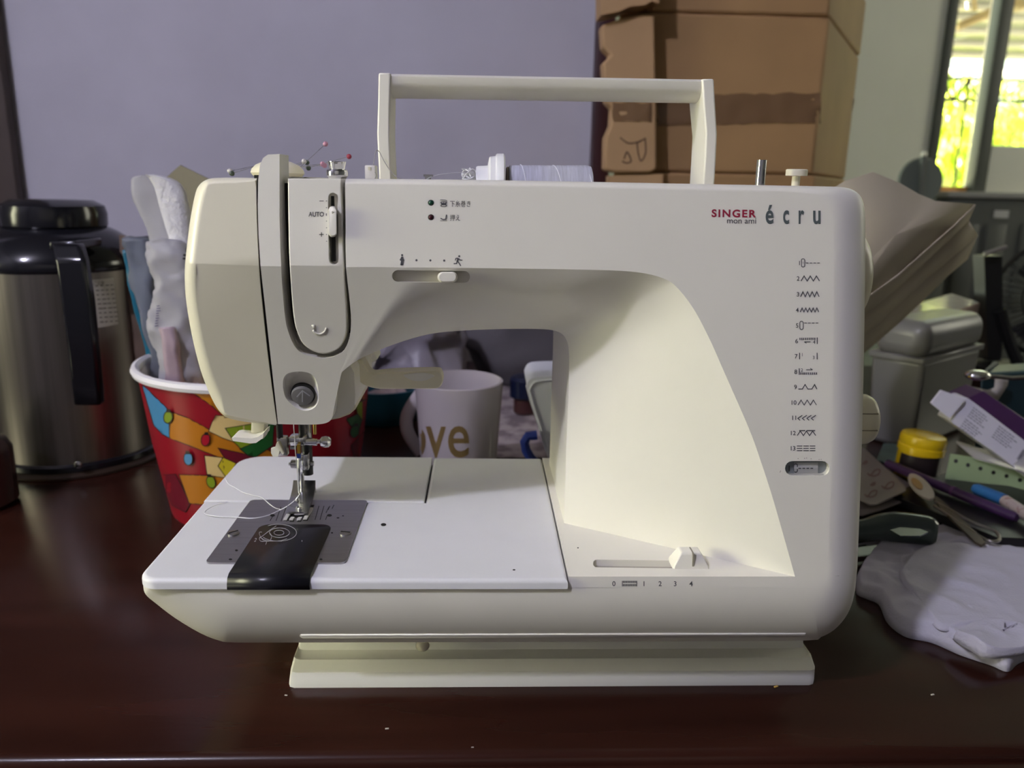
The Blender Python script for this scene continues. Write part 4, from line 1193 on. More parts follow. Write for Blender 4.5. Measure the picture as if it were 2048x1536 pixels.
TT = bvh(tubo)
TCOL = dict(o=(.42, .15, .008), b=(.06, .22, .42), y=(.52, .42, .02), g=(.20, .28, .015), d=(.012, .10, .02), c=(.60, .44, .19), m=(.13, .006, .018), r=(.33, .006, .02), k=(.02, .01, .01), t=(.33, .09, .02))
TM = {k: mat('tub_print_'+k, v, .35) for k, v in TCOL.items()}
PN = [0]
def patch(code, pts, smooth=False, lift=.0003, line=True):
    PN[0] += 1; lift += PN[0]*.00006
    pts = spline_px(pts+[pts[0]], 4)[:-1] if smooth else pts
    d = Decal(TT, lift); d.poly(pts, 14)
    o = d.obj('print_patch', TM[code], tub)
    if line and o:
        d = Decal(TT, lift+.00003); d.line([q for a_, b_ in zip(pts, pts[1:]+pts[:1]) for q in [(lerp(a_[0], b_[0], t_/4), lerp(a_[1], b_[1], t_/4)) for t_ in range(4)]], 1.6, True); d.obj('print_outline', TM['k'], o)
patch('b', [(285, 770), (292, 775), (335, 817), (341, 843), (340, 876), (325, 868), (308, 850)])
patch('o', [(338, 822), (375, 835), (425, 862), (480, 880), (530, 896), (560, 912), (500, 920), (440, 915), (390, 895), (340, 876)])
patch('o', [(365, 770), (420, 772), (470, 780), (480, 830), (450, 835), (425, 812)])
patch('c', [(432, 830), (470, 832), (560, 842), (540, 860), (470, 884), (447, 876), (418, 862), (424, 845)])
patch('g', [(451, 856), (500, 848), (540, 846), (535, 890), (490, 905), (470, 885)])
patch('d', [(540, 842), (548, 846), (545, 890), (512, 913), (498, 912), (480, 897), (520, 880)])
patch('m', [(318, 950), (352, 948), (382, 1006), (372, 1024), (345, 1010)], lift=.0001)
patch('y', [(470, 778), (500, 782), (500, 800), (478, 812)])
patch('m', [(437, 895), (485, 906), (520, 918), (500, 945), (470, 930), (450, 915)])
patch('c', [(410, 910), (445, 914), (452, 950), (448, 962), (415, 948)])
patch('y', [(447, 914), (472, 925), (460, 958), (452, 952), (437, 931)])
patch('o', [(360, 948), (420, 950), (455, 955), (430, 1010), (380, 1005)])
patch('r', [(600, 845), (690, 830), (716, 870), (712, 912), (600, 912)], lift=.0002)
patch('d', [(691, 838), (712, 828), (722, 840), (716, 858), (700, 852)])
patch('g', [(708, 805), (736, 798), (733, 838), (720, 838), (712, 826)])
patch('t', [(712, 770), (738, 760), (738, 796), (722, 800)])
patch('m', [(700, 890), (728, 860), (726, 912), (705, 912)])
for (x, y, c_, an) in ((339, 833, 'g', .1), (413, 878, 'r', .15), (379, 916, 'b', -.1), (424, 962, 'g', -.3), (706, 862, 'd', .2)):
    pts = [(x+8.5*math.cos(t)*math.cos(an)-12.5*math.sin(t)*math.sin(an), y+12.5*math.sin(t)*math.cos(an)+8.5*math.cos(t)*math.sin(an)) for t in [2*math.pi*k/16 for k in range(16)]]
    patch(c_, pts, lift=.0004)
    d = Decal(TT, .0020); d.poly([(x-3+13*math.sin(an), y-16), (x+4+13*math.sin(an), y-16), (x+5+10*math.sin(an), y-10), (x-4+10*math.sin(an), y-10)], 30); d.obj('print_bulb_cap', TM['k'], tub)

# ---- packs standing in the tub
WRAP = mat('milky_wrap', (.52, .51, .55), .32, trans=.25, ior=1.2, noise=.15, nscale=25, bump=.3, bscale=60)
NAP = mat('embossed_napkin', (.66, .65, .68), .8, bump=.9, bscale=230)
def flat_pack(rows, th, name, m, label=None, cat=None, par=None, seed=1, amp=.003, sub=6, sharp=None, zb=None):
    """rows: (x left, x right, view y, depth Y) from top to bottom"""
    rr = []
    dense_ = [catmull([(a, b, c_) for a, b, c_, _ in rows], sub), catmull([(q, 0, 0) for *_, q in rows], sub)]
    for p, q in zip(*dense_):
        a = PY(p.x, p.z, q.x); b = PY(p.y, p.z, q.x); n = 44; ring_ = []
        for k in range(n):
            t = 2*math.pi*k/n; ct, st = math.cos(t), math.sin(t)
            ring_.append(a.lerp(b, .5+.5*math.copysign(abs(ct)**.7, ct))+Vector((0, th*.5*math.copysign(abs(st)**.7, st), 0)))
        rr.append(ring_)
    o = G().loft(rr).obj(name, m, par, label, cat, sharp=sharp)
    crumple(o, amp, 60, seed); crumple(o, amp*.45, 190, seed+3); return o
nb = PY(370, 760, .69)
pk = thing('napkin_pack', 'pack of embossed white paper napkins in torn plastic standing in the tub', 'napkin pack', (nb.x, .69, .02))
flat_pack([(282, 300, 350, .68), (266, 312, 356, .68), (264, 330, 380, .68), (272, 338, 410, .68), (292, 350, 450, .68), (302, 362, 490, .68), (308, 372, 520, .68)], .012, 'folded_napkin', WRAP, par=pk, seed=2, amp=.0008)
flat_pack([(292, 312, 350, .672), (300, 345, 358, .672), (312, 368, 380, .672), (322, 378, 420, .672), (338, 384, 470, .672), (350, 392, 530, .672), (355, 398, 590, .672)], .014, 'embossed_napkin', NAP, par=pk, seed=3, amp=.0006)
flat_pack([(304, 372, 478, .674), (300, 384, 500, .668), (304, 392, 530, .668), (312, 400, 570, .668), (300, 402, 620, .666), (304, 404, 660, .666), (318, 408, 700, .666), (322, 418, 760, .668), (330, 430, 800, .672)], .030, 'plastic_wrapper', WRAP, par=pk, seed=4, amp=.0035)
flat_pack([(318, 352, 655, .650), (326, 362, 700, .650), (336, 372, 780, .655)], .012, 'wrapper_fold', mat('pinkish_wrap', (.45, .34, .40), .4, noise=.3, nscale=30), par=pk, seed=5, amp=.002)
d = Decal(bvh(*[o for o in pk.children if o.name.startswith('plastic')]), .0006); d.text('lle', 376, 520, 11, 26, bold=.02, rot=-math.pi/2+.1); d.obj('pack_lettering', PRINT, pk)
d = Decal(bvh(*[o for o in pk.children if o.name.startswith('plastic')]), .0006)
for k in range(9): d.line([(310+.6*k, 652-5*k), (316+RNG.uniform(-2, 3)+.6*k, 651-5*k)], 2.0)
d.obj('pack_print', mat('violet_ink', (.12, .10, .22), .6), pk)
flat_pack([(248, 300, 474, .70), (250, 308, 500, .70), (262, 312, 560, .70), (278, 316, 620, .70), (296, 330, 700, .70), (310, 345, 780, .70)], .014, 'clear_pouch', mat('bluish_clear_film', (.30, .33, .40), .2, trans=.6, ior=1.15, bump=.3, bscale=40), 'bluish clear plastic pouch with a teal edge beside the napkins', 'pouch', seed=6, amp=.003)
flat_pack([(246, 262, 500, .712), (256, 270, 560, .712), (272, 288, 630, .712), (292, 306, 700, .712), (300, 320, 780, .712)], .006, 'teal_folder', mat('teal_plastic', (.01, .12, .20), .3), 'narrow teal plastic folder edge standing behind the clear pouch', 'folder', seed=7, amp=.001)
P = [PY(*q, .735) for q in [(360, 330), (425, 362), (440, 420), (400, 520), (380, 760), (330, 760), (318, 480), (300, 420), (325, 362)]]
G().prism(P, (0, .003, 0)).obj('cardboard_sheet', mat('olive_card', (.30, .27, .18), .8, noise=.15, nscale=15), None, 'olive-tan cardboard sheet with pointed top behind the napkin pack', 'cardboard')
P = [PY(*q, .80) for q in [(238, 470), (256, 475), (300, 640), (302, 760), (262, 760), (245, 600)]]
G().prism(P, (0, .004, 0)).obj('brown_bag', mat('brownish_wrapper', (.22, .15, .11), .5, noise=.4, nscale=30, bump=.4, bscale=60), None, 'brownish wrapper strip between the vacuum jug and the tub', 'wrapper')

# ---- mug, bowl, bag and the rest seen under the arm
mc = PY(918, 760, .72); MR = 88*mpp(mc); MZ = mc.z
mug = thing('mug', 'white ceramic mug with gold lettering behind the sewing machine bed', 'mug', (mc.x, .72, 0))
MUGM = mat('shadowed_ceramic', (.50, .455, .455), .12, spec=.6)  # white glaze darkened, the arm's shadow is put into its colour
mo = G().lathe([(MR*.80, 0), (MR*.84, .002), (MR*.92, MZ*.5), (MR, MZ-.002), (MR*1.0, MZ), (MR*.965, MZ+.0006), (MR*.945, MZ-.003), (MR*.86, MZ*.5), (MR*.76, .006), (.0005, .005)], (mc.x, .72, 0), 72).obj('mug_body', MUGM, mug)
hp_ = []
for k in range(15):
    t = math.pi*(k/14); hp_.append(Vector((mc.x-MR*.90-.014*math.sin(t), .735, lerp(MZ*.84, MZ*.30, k/14))))
G().tube(hp_, .0045, 12, flat=1.4).obj('mug_handle', MUGM, mug)
GOLD = mat('gold_lettering', (.36, .25, .10), .35, metal=.5)
TMg = bvh(mo)
for ch, x, y, h, w_ in (('o', 812, 913, 92, 40), ('v', 852, 913, 92, 40), ('e', 896, 913, 92, 42)):
    d = Decal(TMg, .0003); d.text(ch, x, y, h, w_, bold=.008, fine=8); d.obj('mug_letter', GOLD, mug)
bc = PZ(775, 862, 0)
bowl = thing('plastic_bowl', 'dark teal plastic bowl with garlic cloves beside the mug', 'bowl', (bc.x-.01, bc.y+.05, 0))
G().lathe([(.035, 0), (.038, .002), (.048, .025), (.055, .046), (.052, .046), (.044, .02), (.0005, .006)], (bc.x-.01, bc.y+.05, 0), 56).obj('bowl_shell', mat('dark_teal_plastic', (.012, .075, .115), .35), bowl)
GAR = mat('garlic_skin', (.50, .38, .38), .6, noise=.3, nscale=60)
for i, (x, y) in enumerate(((752, 800), (775, 792), (797, 796))):
    c = PY(x, y, bc.y+.035+.01*i)
    o = G().sphere(c, .014, 14, 9, (1, .9, .9)).obj('garlic_clove', GAR, None, ['pinkish garlic clove at the left of the teal bowl', 'pinkish garlic clove in the middle of the teal bowl', 'pinkish garlic clove nearest the mug in the teal bowl'][i], 'garlic', 'garlic cloves in the bowl'); crumple(o, .003, 80, i)
def blob(c, s, name, m, label, cat, amp, sc, seed, n=40, mm=24, flat=True):
    rings = []
    for i in range(1, mm):
        t = math.pi*i/mm
        rings.append([Vector(c)+Vector((s[0]*math.sin(t)*math.cos(2*math.pi*k/n), s[1]*math.sin(t)*math.sin(2*math.pi*k/n), -s[2]*math.cos(t))) for k in range(n)])
    o = G().loft(rings).obj(name, m, None, label, cat, sharp=None)
    crumple(o, amp, sc, seed); crumple(o, amp*.4, sc*3, seed+1)
    zmin = -OFF[o].z
    for v in o.data.vertices: v.co.z = max(v.co.z, zmin)
    return o
c = PY(830, 738, 1.05); blob((c.x, 1.06, .052), (.062, .045, .075), 'plastic_bag', mat('grey_film', (.36, .33, .37), .35, trans=.15, bump=.5, bscale=40), 'crumpled translucent grey plastic bag behind the mug', 'plastic bag', .022, 28, 11)
c = PY(1040, 700, 1.15); blob((c.x+.015, 1.16, .06), (.095, .06, .085), 'cloth_bundle', mat('dark_grey_cloth', (.13, .12, .125), .9, bump=.3, bscale=80), 'dark grey cloth bundle at the back of the table', 'cloth', .02, 14, 13)
c = PY(850, 690, 1.22); blob((c.x-.03, 1.22, .06), (.075, .05, .10), 'brown_sack', mat('dark_brown_sack', (.035, .026, .022), .8), 'dark brown sack against the wall left of the grey bundle', 'sack', .02, 14, 17)
P = [PZ(*q, .0005) for q in [(1000, 742), (1100, 745), (1110, 916), (985, 916)]]
G().prism(P, (0, 0, .0006)).obj('newsprint', mat('pinkish_newsprint', (.40, .34, .33), .8, col2=(.20, .16, .17), nscale=35, contrast=(.42, .55)), None, 'pinkish printed paper lying on the table right of the mug', 'paper')
c = PZ(1045, 828, .003)
cp = thing('bottle_cap', 'navy and maroon bottle cap lying beside the white container', 'bottle cap', (c.x, c.y, .002))
G().lathe([(.012, .002), (.014, .004), (.014, .026), (.0001, .027)], (c.x+.003, c.y+.01, 0), 28).obj('maroon_collar', mat('maroon_plastic', (.06, .02, .02), .4), cp)
G().lathe([(.015, .022), (.019, .024), (.0195, .046), (.016, .05), (.0001, .051)], (c.x+.003, c.y+.01, 0), 28).obj('navy_top', mat('navy_plastic', (.006, .010, .035), .35), cp)
bx = thing('food_container', 'white lidded food container with a blue clip behind the machine column', 'container', (PY(1130, 900, .68).x, .69, .02))
cont = spline_px([(1052, 775), (1060, 760), (1080, 754), (1150, 752), (1230, 752), (1240, 770), (1240, 900), (1232, 940), (1120, 940), (1102, 926), (1090, 900), (1075, 850), (1060, 805), (1052, 775)], 3)[:-1]
P = [PY(*q, .665) for q in cont]; cP = sum(P, Vector())/len(P)
CONT = mat('white_container_plastic', (.55, .56, .63), .35)
G().loft([[p.lerp(cP, .05) for p in P], P, [p+Vector((0, .006, 0)) for p in P], [p.lerp(cP, .03)+Vector((0, .0065, 0)) for p in P], [p.lerp(cP, .05)+Vector((0, .07, 0)) for p in P]]).obj('container_box', CONT, bx)
G().tube([p.lerp(cP, .09)+Vector((0, -.0004, 0)) for p in P]+[P[0].lerp(cP, .09)], .0011, 8).obj('lid_ridge', CONT, bx)
G().tube([PY(*q, .660) for q in [(1074, 870), (1056, 872), (1049, 884), (1052, 900), (1060, 914), (1070, 925)]], .0042, 10).obj('blue_clip', mat('blue_clip_plastic', (.015, .03, .20), .35), bx)

# ---- cartons by the door post
CARD = mat('brown_cardboard', (.46, .275, .118), .75, noise=.22, nscale=6, bump=.12, bscale=25)
CARDL = mat('light_cardboard', (.53, .335, .165), .75, noise=.2, nscale=7, bump=.25, bscale=18)
TAPE = mat('packing_tape', (.24, .14, .07), .16, spec=.45, alpha=.8, bump=.5, bscale=22)
YK = 1.10
def kpt(px, py, Y=YK): return PY(px, py, Y)
def carton(name, y_top, y_bot, label, xl, xm, xr_, zb=None, ztop=None, tape=None, flap=True):
    """front face xl..xm, right side xm..xr receding"""
    a = kpt(xl, 250); b = kpt(xm, 250); z1 = kpt(1450, y_top).z if ztop is None else ztop; z0 = kpt(1450, y_bot).z if zb is None else zb
    sd = PY(xr_, 250, YK+.30)
    root = thing(name, label, 'carton', ((a.x+b.x)/2, YK+.15, z0))
    xy = [(a.x, YK), (b.x, YK), (sd.x, YK+.30), (a.x+sd.x-b.x, YK+.30)]
    rows = [[Vector((x, y, z)) for x, y in xy] for z in (z0, lerp(z0, z1, .33), lerp(z0, z1, .66), z1)]
    o = G().loft(rows).obj('carton_body', CARD, root); md = o.modifiers.new('b', 'BEVEL'); md.width = .004; md.segments = 2; md.limit_method = 'ANGLE'
    return root, z0, z1, xy
ct, z0, z1, xy = carton('carton', 28, 346, 'taped brown carton with a worn left flap, middle of the stack by the door post', 1226, 1636, 1702)
# worn left flap standing proud of the front
fl = [(1203, 50), (1240, 38), (1290, 28), (1309, 30), (1311, 120), (1313, 230), (1314, 338), (1300, 346), (1230, 345), (1209, 340), (1211, 275), (1222, 250), (1224, 215), (1212, 205), (1208, 150), (1206, 125), (1222, 110), (1206, 95)]
P = [kpt(x, y, YK-.035) for x, y in fl]
o = G().prism(P, (0, .030, 0)).obj('worn_flap', CARDL, ct); md = o.modifiers.new('b', 'BEVEL'); md.width = .003; md.segments = 2; md.limit_method = 'ANGLE'
TPB = bvh(*ct.children)
d = Decal(TPB, .0008); d.poly([(1224, 204), (1314, 206), (1314, 244), (1226, 242)], 10); t_ = d.obj('tape_strip', TAPE, ct); crumple(t_, .0022, 90, 3)
d = Decal(TPB, .0016); d.poly([(1316, 190), (1640, 186), (1640, 246), (1316, 250)], 12); t_ = d.obj('tape_strip', TAPE, ct); crumple(t_, .0022, 70, 4)
d = Decal(TPB, .0006)
d.line(spline_px([(1240, 275), (1256, 286), (1275, 284), (1292, 276)]), 3).line(spline_px([(1244, 322), (1252, 326), (1262, 322), (1254, 304), (1248, 318)]), 3).line(spline_px([(1274, 285), (1276, 305), (1282, 322), (1291, 305), (1290, 278)]), 3)
d.obj('carton_mark', mat('brown_ink', (.16, .095, .05), .8), ct)
# torn upper carton
c2_, z0b, z1b, xyb = carton('carton', -120, 24, 'torn brown carton at the top of the stack by the door post', 1228, 1634, 1704, zb=z1+.0006)
fl = [(1200, -110), (1316, -110), (1318, 6), (1305, 2), (1290, 10), (1262, 12), (1240, 22), (1222, 26), (1202, 30)]
o = G().prism([kpt(x, y, YK-.05) for x, y in fl], (0, .045, 0)).obj('torn_flap', CARDL, c2_)
c3_, z0c, z1c, xyc = carton('carton', 352, 900, 'brown carton at the bottom of the stack behind the machine', 1230, 1642, 1704, zb=0.0, ztop=z0-.0006)
fl = [(1218, 352), (1326, 348), (1322, 420), (1216, 420)]
o = G().prism([kpt(x, y, YK-.03) for x, y in fl], (0, .025, 0)).obj('lower_flap', CARDL, c3_)
# white scuffs on the carton edge
c = kpt(1700, 250, YK+.295)
G().pbox(1699, 200, 1705, 250, YK+.292, .004, .001, .12).obj('torn_edge', mat('white_torn_paper', (.62, .60, .45), .8), ct)
# ---- kraft paper bag leaning beside the machine
KRAFT = mat('kraft_paper', (.50, .44, .32), .8, noise=.14, nscale=9, bump=.3, bscale=35)  # paper lightened towards yellow-green, window haze painted into the colour
kb = thing('paper_bag', 'large kraft paper bag with folded gussets leaning behind the machine', 'paper bag', (PY(1760, 800, .72).x, .72, .0))
A = lambda x, y, Y: PY(x, y, Y)
q = dict(tl=A(1600, 420, .66), t1=A(1690, 362, .67), t2=A(1746, 344, .68), t3=A(1800, 366, .685), t4=A(1838, 388, .69), t5=A(1872, 402, .695), t6=A(1950, 408, .70), e1=A(1905, 452, .695), e2=A(1850, 500, .685), e3=A(1800, 545, .675), e4=A(1745, 585, .66), e5=A(1690, 615, .65), e6=A(1600, 660, .64))
bk = dict((k_, v_+Vector((0, .004, 0))) for k_, v_ in q.items())
front_l = ['tl', 't1', 't2', 't3', 't4', 't5', 't6', 'e1', 'e2', 'e3', 'e4', 'e5', 'e6']
g = G()
np_ = (q['t6']-q['tl']).cross(q['e4']-q['tl']); dr_ = ray(1790, 470); ctr = CAMP+dr_*((q['tl']-CAMP).dot(np_)/dr_.dot(np_))
ps = [q[k_] for k_ in front_l]; n = len(ps)
g.add(ps+[ctr], [(i, (i+1) % n, n) for i in range(n)])
o = g.obj('front_panel', KRAFT, kb, sharp=10); o.modifiers.new('s', 'SOLIDIFY').thickness = .001
def strip(name, top, bot, m, par):
    g = G(); g.grid([top, [a.lerp(b, .5) for a, b in zip(top, bot)], bot]); o = g.obj(name, m, par, sharp=25); o.modifiers.new('s', 'SOLIDIFY').thickness = .001; return o
top = [q['t6'], q['e1'], q['e2'], q['e3'], q['e4'], q['e5'], q['e6']]
mid = [A(1936, 440, .730), A(1900, 475, .728), A(1850, 522, .72), A(1800, 570, .71), A(1745, 615, .695), A(1690, 655, .685), A(1600, 700, .67)]
gus = [A(1954, 470, .75), A(1905, 512, .745), A(1850, 558, .735), A(1800, 605, .725), A(1745, 655, .71), A(1690, 700, .70), A(1600, 745, .69)]
bot = [A(1934, 517, .79), A(1893, 552, .785), A(1845, 600, .775), A(1800, 642, .765), A(1745, 690, .75), A(1690, 735, .74), A(1600, 780, .72)]
strip('gusset', top, mid, KRAFT, kb); strip('gusset', mid, gus, KRAFT, kb)
strip('back_panel', gus, bot, KRAFT, kb)
strip('bag_bottom', bot[5:], [Vector((p.x, p.y+.02, .0)) for p in bot[5:]], KRAFT, kb)

# ---- bin, boxes and clutter at the right
BIN = mat('grey_bin_plastic', (.18, .175, .16), .35, noise=.12, nscale=8)
def corner_box(name, pts_top, z0, z1, m, par, taper=0.0, bev=.004, seg=3):
    """box from three top corners (left, near, right) in the plan"""
    L, N, R_ = [Vector((p.x, p.y)) for p in pts_top]; B_ = L+R_-N; cen = (L+R_)/2
    P = [L, N, R_, B_]
    rows = [[Vector((p.x+(cen.x-p.x)*t, p.y+(cen.y-p.y)*t, z)) for p in P] for z, t in ((z0, taper), (z1, 0))]
    o = G().loft(rows).obj(name, m, par)
    md = o.modifiers.new('b', 'BEVEL'); md.width = bev; md.segments = seg; md.limit_method = 'ANGLE'
    return o
zb1 = .105; zb2 = .148
N_ = PZ(1848, 725, zb1); L_ = PZ(1742, 706, zb1); R_ = PZ(1964, 694, zb1)
bn = thing('storage_bin', 'grey plastic storage bin with rounded lid beside the paper bag', 'bin', ((L_.x+R_.x)/2, (L_.y+R_.y)/2, 0))
corner_box('bin_body', (L_, N_, R_), 0, zb1, BIN, bn, .12, .006)
cen = (L_+R_)/2
corner_box('bin_lid', [p+(p-cen)*.03 for p in (L_, N_, R_)], zb1+.0006, zb2, BIN, bn, -.0, .016, 5)
corner_box('lid_rim', [p+(p-cen)*.045 for p in (L_, N_, R_)], zb1-.003, zb1+.004, BIN, bn, -.0, .001, 1)
# pink box with a glossy top
zt = .118
pts = (PZ(1838, 645, zt), PZ(1846, 648, zt), PZ(1984, 590, zt))
N_ = PZ(1840, 648, zt); R_ = PZ(1960, 606, zt); L_ = PZ(1785, 622, zt)
pb = thing('pink_box', 'dusty pink carton with a shiny film on top behind the grey bin', 'box', ((L_.x+R_.x)/2, (L_.y+R_.y)/2, 0))
corner_box('box_body', (L_, N_, R_), 0, zt, mat('dusty_pink_card', (.36, .25, .20), .7, noise=.15, nscale=10), pb, 0, .002, 2)
cen = (L_+R_)/2
o = corner_box('shiny_film', [p.lerp(cen, .03) for p in (L_, N_, R_)], zt+.0002, zt+.0012, mat('shiny_film', (.55, .50, .42), .12, spec=.8, bump=.6, bscale=30), pb, 0, .0003, 1)
# teal basket, spoon, tape
zk = .085
zk = .098; N_ = PZ(1962, 752, zk); R_ = PZ(2150, 740, zk); L_ = PZ(1990, 728, zk)
tk_ = thing('teal_basket', 'dark teal plastic basket at the right edge of the table', 'basket', (R_.x, R_.y, 0))
corner_box('basket_body', (L_, N_, R_), 0, zk, mat('dark_teal', (.012, .035, .045), .35), tk_, .1, .004)
G().tube([L_, N_, R_], .0035, 8).obj('basket_rim', mat('teal_rim', (.03, .07, .075), .3), tk_)
c = PZ(1962, 752, .106)
sp_ = thing('steel_spoon', 'steel spoon bowl shining on the rim of the teal basket', 'spoon', c)
G().sphere(c+Vector((-.004, .0, .001)), .013, 20, 10, (1, .75, .42)).obj('spoon_bowl', CHROME, sp_)
G().tube([c+Vector((.006, 0, 0)), c+Vector((.03, -.004, -.001)), c+Vector((.08, -.01, .004))], .0022, 8).obj('spoon_handle', CHROME, sp_)
TPE = mat('clear_tape', (.62, .58, .52), .2, alpha=.8)
rows = [[PY(*a, .80), PY(*b, .80)] for a, b in (((1940, 772), (1925, 792)), ((1975, 780), (1968, 800)), ((1988, 775), (1995, 800)), ((1990, 755), (2015, 770)), ((1986, 750), (2016, 760)))]
o = G().grid(rows).obj('tape_curl', TPE, None, 'curl of clear adhesive tape hanging over the purple box', 'tape'); o.modifiers.new('s', 'SOLIDIFY').thickness = .0008
# purple box and white medicine carton
def slab(px_quad, Y0, th, name, m, par=None, label=None, cat=None, tilt=0.0, bev=.0008):
    y0 = px_quad[0][1]
    P = [PY(x, y, Y0+tilt*(y0-y)) for x, y in px_quad]
    o = G().prism(P, (0, th, .0)).obj(name, m, par, label, cat)
    md = o.modifiers.new('b', 'BEVEL'); md.width = bev; md.segments = 2; md.limit_method = 'ANGLE'
    return o
slab([(1928, 800), (1967, 782), (2080, 858), (2080, 925), (1985, 862)], .755, .03, 'purple_box', mat('purple_card', (.085, .032, .10), .35, noise=.3, nscale=20), None, 'dark purple carton lying behind the white medicine carton', 'box', .0002)
mcx = thing('medicine_carton', 'open white medicine carton with small grey print and barcode', 'carton', (PY(1960, 900, .72).x, .73, .03))
WC = mat('white_carton', (.64, .62, .68), .5)
mb = slab([(1899, 842), (1930, 797), (1938, 797), (2090, 912), (2060, 960), (1990, 906)], .715, .022, 'carton_body', WC, mcx, None, None, .0002)
slab([(1861, 806), (1882, 780), (1926, 796), (1932, 800), (1900, 838)], .7165, .002, 'carton_flap', WC, mcx, None, None, .0002)
TMC = bvh(mb); INK = mat('grey_ink', (.20, .20, .24), .7)
def along(o_, e1, e2, a, b): return (o_[0]+e1[0]*a+e2[0]*b, o_[1]+e1[1]*a+e2[1]*b)
e1 = (.80, .60); e2 = (-.55, .83)
d = Decal(TMC, .0003); r4 = random.Random(4)
for blk, (ox, oy, nl, ln) in enumerate(((1946, 815, 5, 42), (1930, 838, 6, 46), (1997, 852, 6, 50))):
    for k in range(nl):
        s_ = 0; L = ln*r4.uniform(.7, 1)
        while s_ < L:
            w_ = r4.uniform(3, 9); a = along((ox, oy), e1, e2, s_, k*5.0); b = along((ox, oy), e1, e2, min(L, s_+w_), k*5.0); d.line([a, b], 2.0); s_ += w_+1.6
d.obj('carton_print', INK, mcx)
d = Decal(TMC, .0003)
for k in range(9):
    a = along((2046, 898), e1, e2, k*3.0, 0); b = along((2046, 898), e1, e2, k*3.0, 24); d.line([a, b], r4.choice((1, 1.6, 2.2)))
d.obj('barcode', PRINT, mcx)
# ointment jar with a yellow lid
jb = PZ(1853, 966, .0); R = 43*mpp(PY(1860, 930, jb.y+.02)); jy = jb.y+R
jr = thing('ointment_jar', 'small jar with glossy yellow lid and dark label', 'jar', (jb.x, jy, 0))
YEL = mat('yellow_plastic', (.62, .42, .008), .25)
ax = Vector((.08, 0, 1)); zl = PY(1860, 912, jb.y).z; zt_ = PY(1864, 868, jy).z
G().lathe([(R*.92, 0), (R*.95, .001), (R*.95, zl)], (jb.x, jy, 0), 48, ax).obj('jar_body', YEL, jr)
G().lathe([(R*.90, zl-.003), (R*1.02, zl-.002), (R*1.02, zl+.004), (R*.97, zl+.005), (R*1.0, zl+.006), (R*1.0, zt_-.004), (R*.95, zt_-.001), (R*.85, zt_), (.0004, zt_)], (jb.x, jy, 0), 56, ax).obj('jar_lid', YEL, jr)
jl = G(); rows = []
for k in range(20):
    an = math.radians(lerp(-175, -25, k/19)); rows.append([Vector((jb.x+R*.957*math.cos(an)+.08*z, jy+R*.957*math.sin(an), z)) for z in (.003, zl-.003)])
jl.grid(rows).obj('jar_label', mat('dark_label', (.018, .012, .013), .35), jr, recalc=False)
# cards, strips, pens
def flat(px_pts, z, th, name, m, label, cat, par=None, zs=None, group=None):
    P = [PZ(x, y, (zs[i] if zs else z)) for i, (x, y) in enumerate(px_pts)]
    return G().prism(P, (0, 0, th)).obj(name, m, par, label, cat, group)
flat([(1767, 888), (1815, 889), (1806, 936), (1754, 920)], .004, .0008, 'mint_card', mat('mint_card', (.20, .30, .26), .4, noise=.35, nscale=30), 'small mint-green card behind the yellow-lidded jar', 'card')
gs = thing('perforated_strip', 'pale green strip with a row of punched holes', 'paper strip', PZ(1980, 975, .004))
go = flat([(1900, 908), (1960, 918), (2080, 950), (2080, 990), (2020, 974), (1890, 960)], .006, .0006, 'strip_paper', mat('pale_green_paper', (.235, .31, .17), .6, noise=.15, nscale=20), None, None, gs, zs=[.03, .03, .03, .008, .008, .008])
TG = bvh(go); 
for (x, y) in ((1912, 922), (1936, 930), (1961, 937), (1987, 945), (2013, 952), (2040, 960)):
    d = Decal(TG, .0004); d.disc(x, y, 4.2, 4); d.obj('punched_hole', DARKGAP, gs)
o = flat([(1912, 885), (1945, 896), (2080, 925), (2080, 955), (1995, 930), (1950, 918)], .03, .002, 'plastic_sleeve', mat('clear_lid_plastic', (.42, .40, .42), .15, alpha=.55), 'clear plastic sleeve lying over the green strip', 'sleeve', zs=[.042, .042, .042, .032, .032, .032])
tr = flat([(1776, 1004), (1890, 960), (2090, 990), (2090, 1096), (1990, 1092), (1890, 1050)], .001, .008, 'black_tray', mat('black_tray_plastic', (.010, .009, .011), .35), 'flat black plastic tray under the pens', 'tray')
def pen(a, b, r, name, m, label, z0=.016, z1=.014, tip=None):
    A_ = PZ(*a, z0); B2 = PZ(*b, z1); root = thing(name, label, 'pen', (A_+B2)/2)
    d_ = (B2-A_); L = d_.length; k = mpp(A_)*r
    G().lathe([(k*.6, 0), (k, .002), (k, L*.97), (k*.7, L)], A_, 20, d_).obj('barrel', m, root)
    return root, A_, B2, k
pp, A_, B2, k = pen((1772, 926), (2034, 1036), 9, 'purple_pen', mat('purple_pen_plastic', (.055, .022, .075), .3), 'long dark purple pen lying on the black tray')
G().cyl(A_.lerp(B2, .55), A_.lerp(B2, .57), k*1.1).obj('grip_ring', mat('purple_ring', (.12, .04, .14), .3), pp)
bp_, A_, B2, k = pen((2008, 1000), (2085, 1050), 12, 'blue_marker', mat('patterned_barrel', (.50, .42, .36), .5, col2=(.25, .08, .06), nscale=140, contrast=(.3, .45)), 'marker with blue cap and pale patterned barrel on the tray', .018, .018)
C_ = PZ(1948, 976, .018)
G().lathe([(k*.7, 0), (k, .003), (k*1.02, (A_-C_).length)], C_, 20, A_-C_).obj('cap', mat('blue_cap', (.03, .14, .34), .35), bp_)
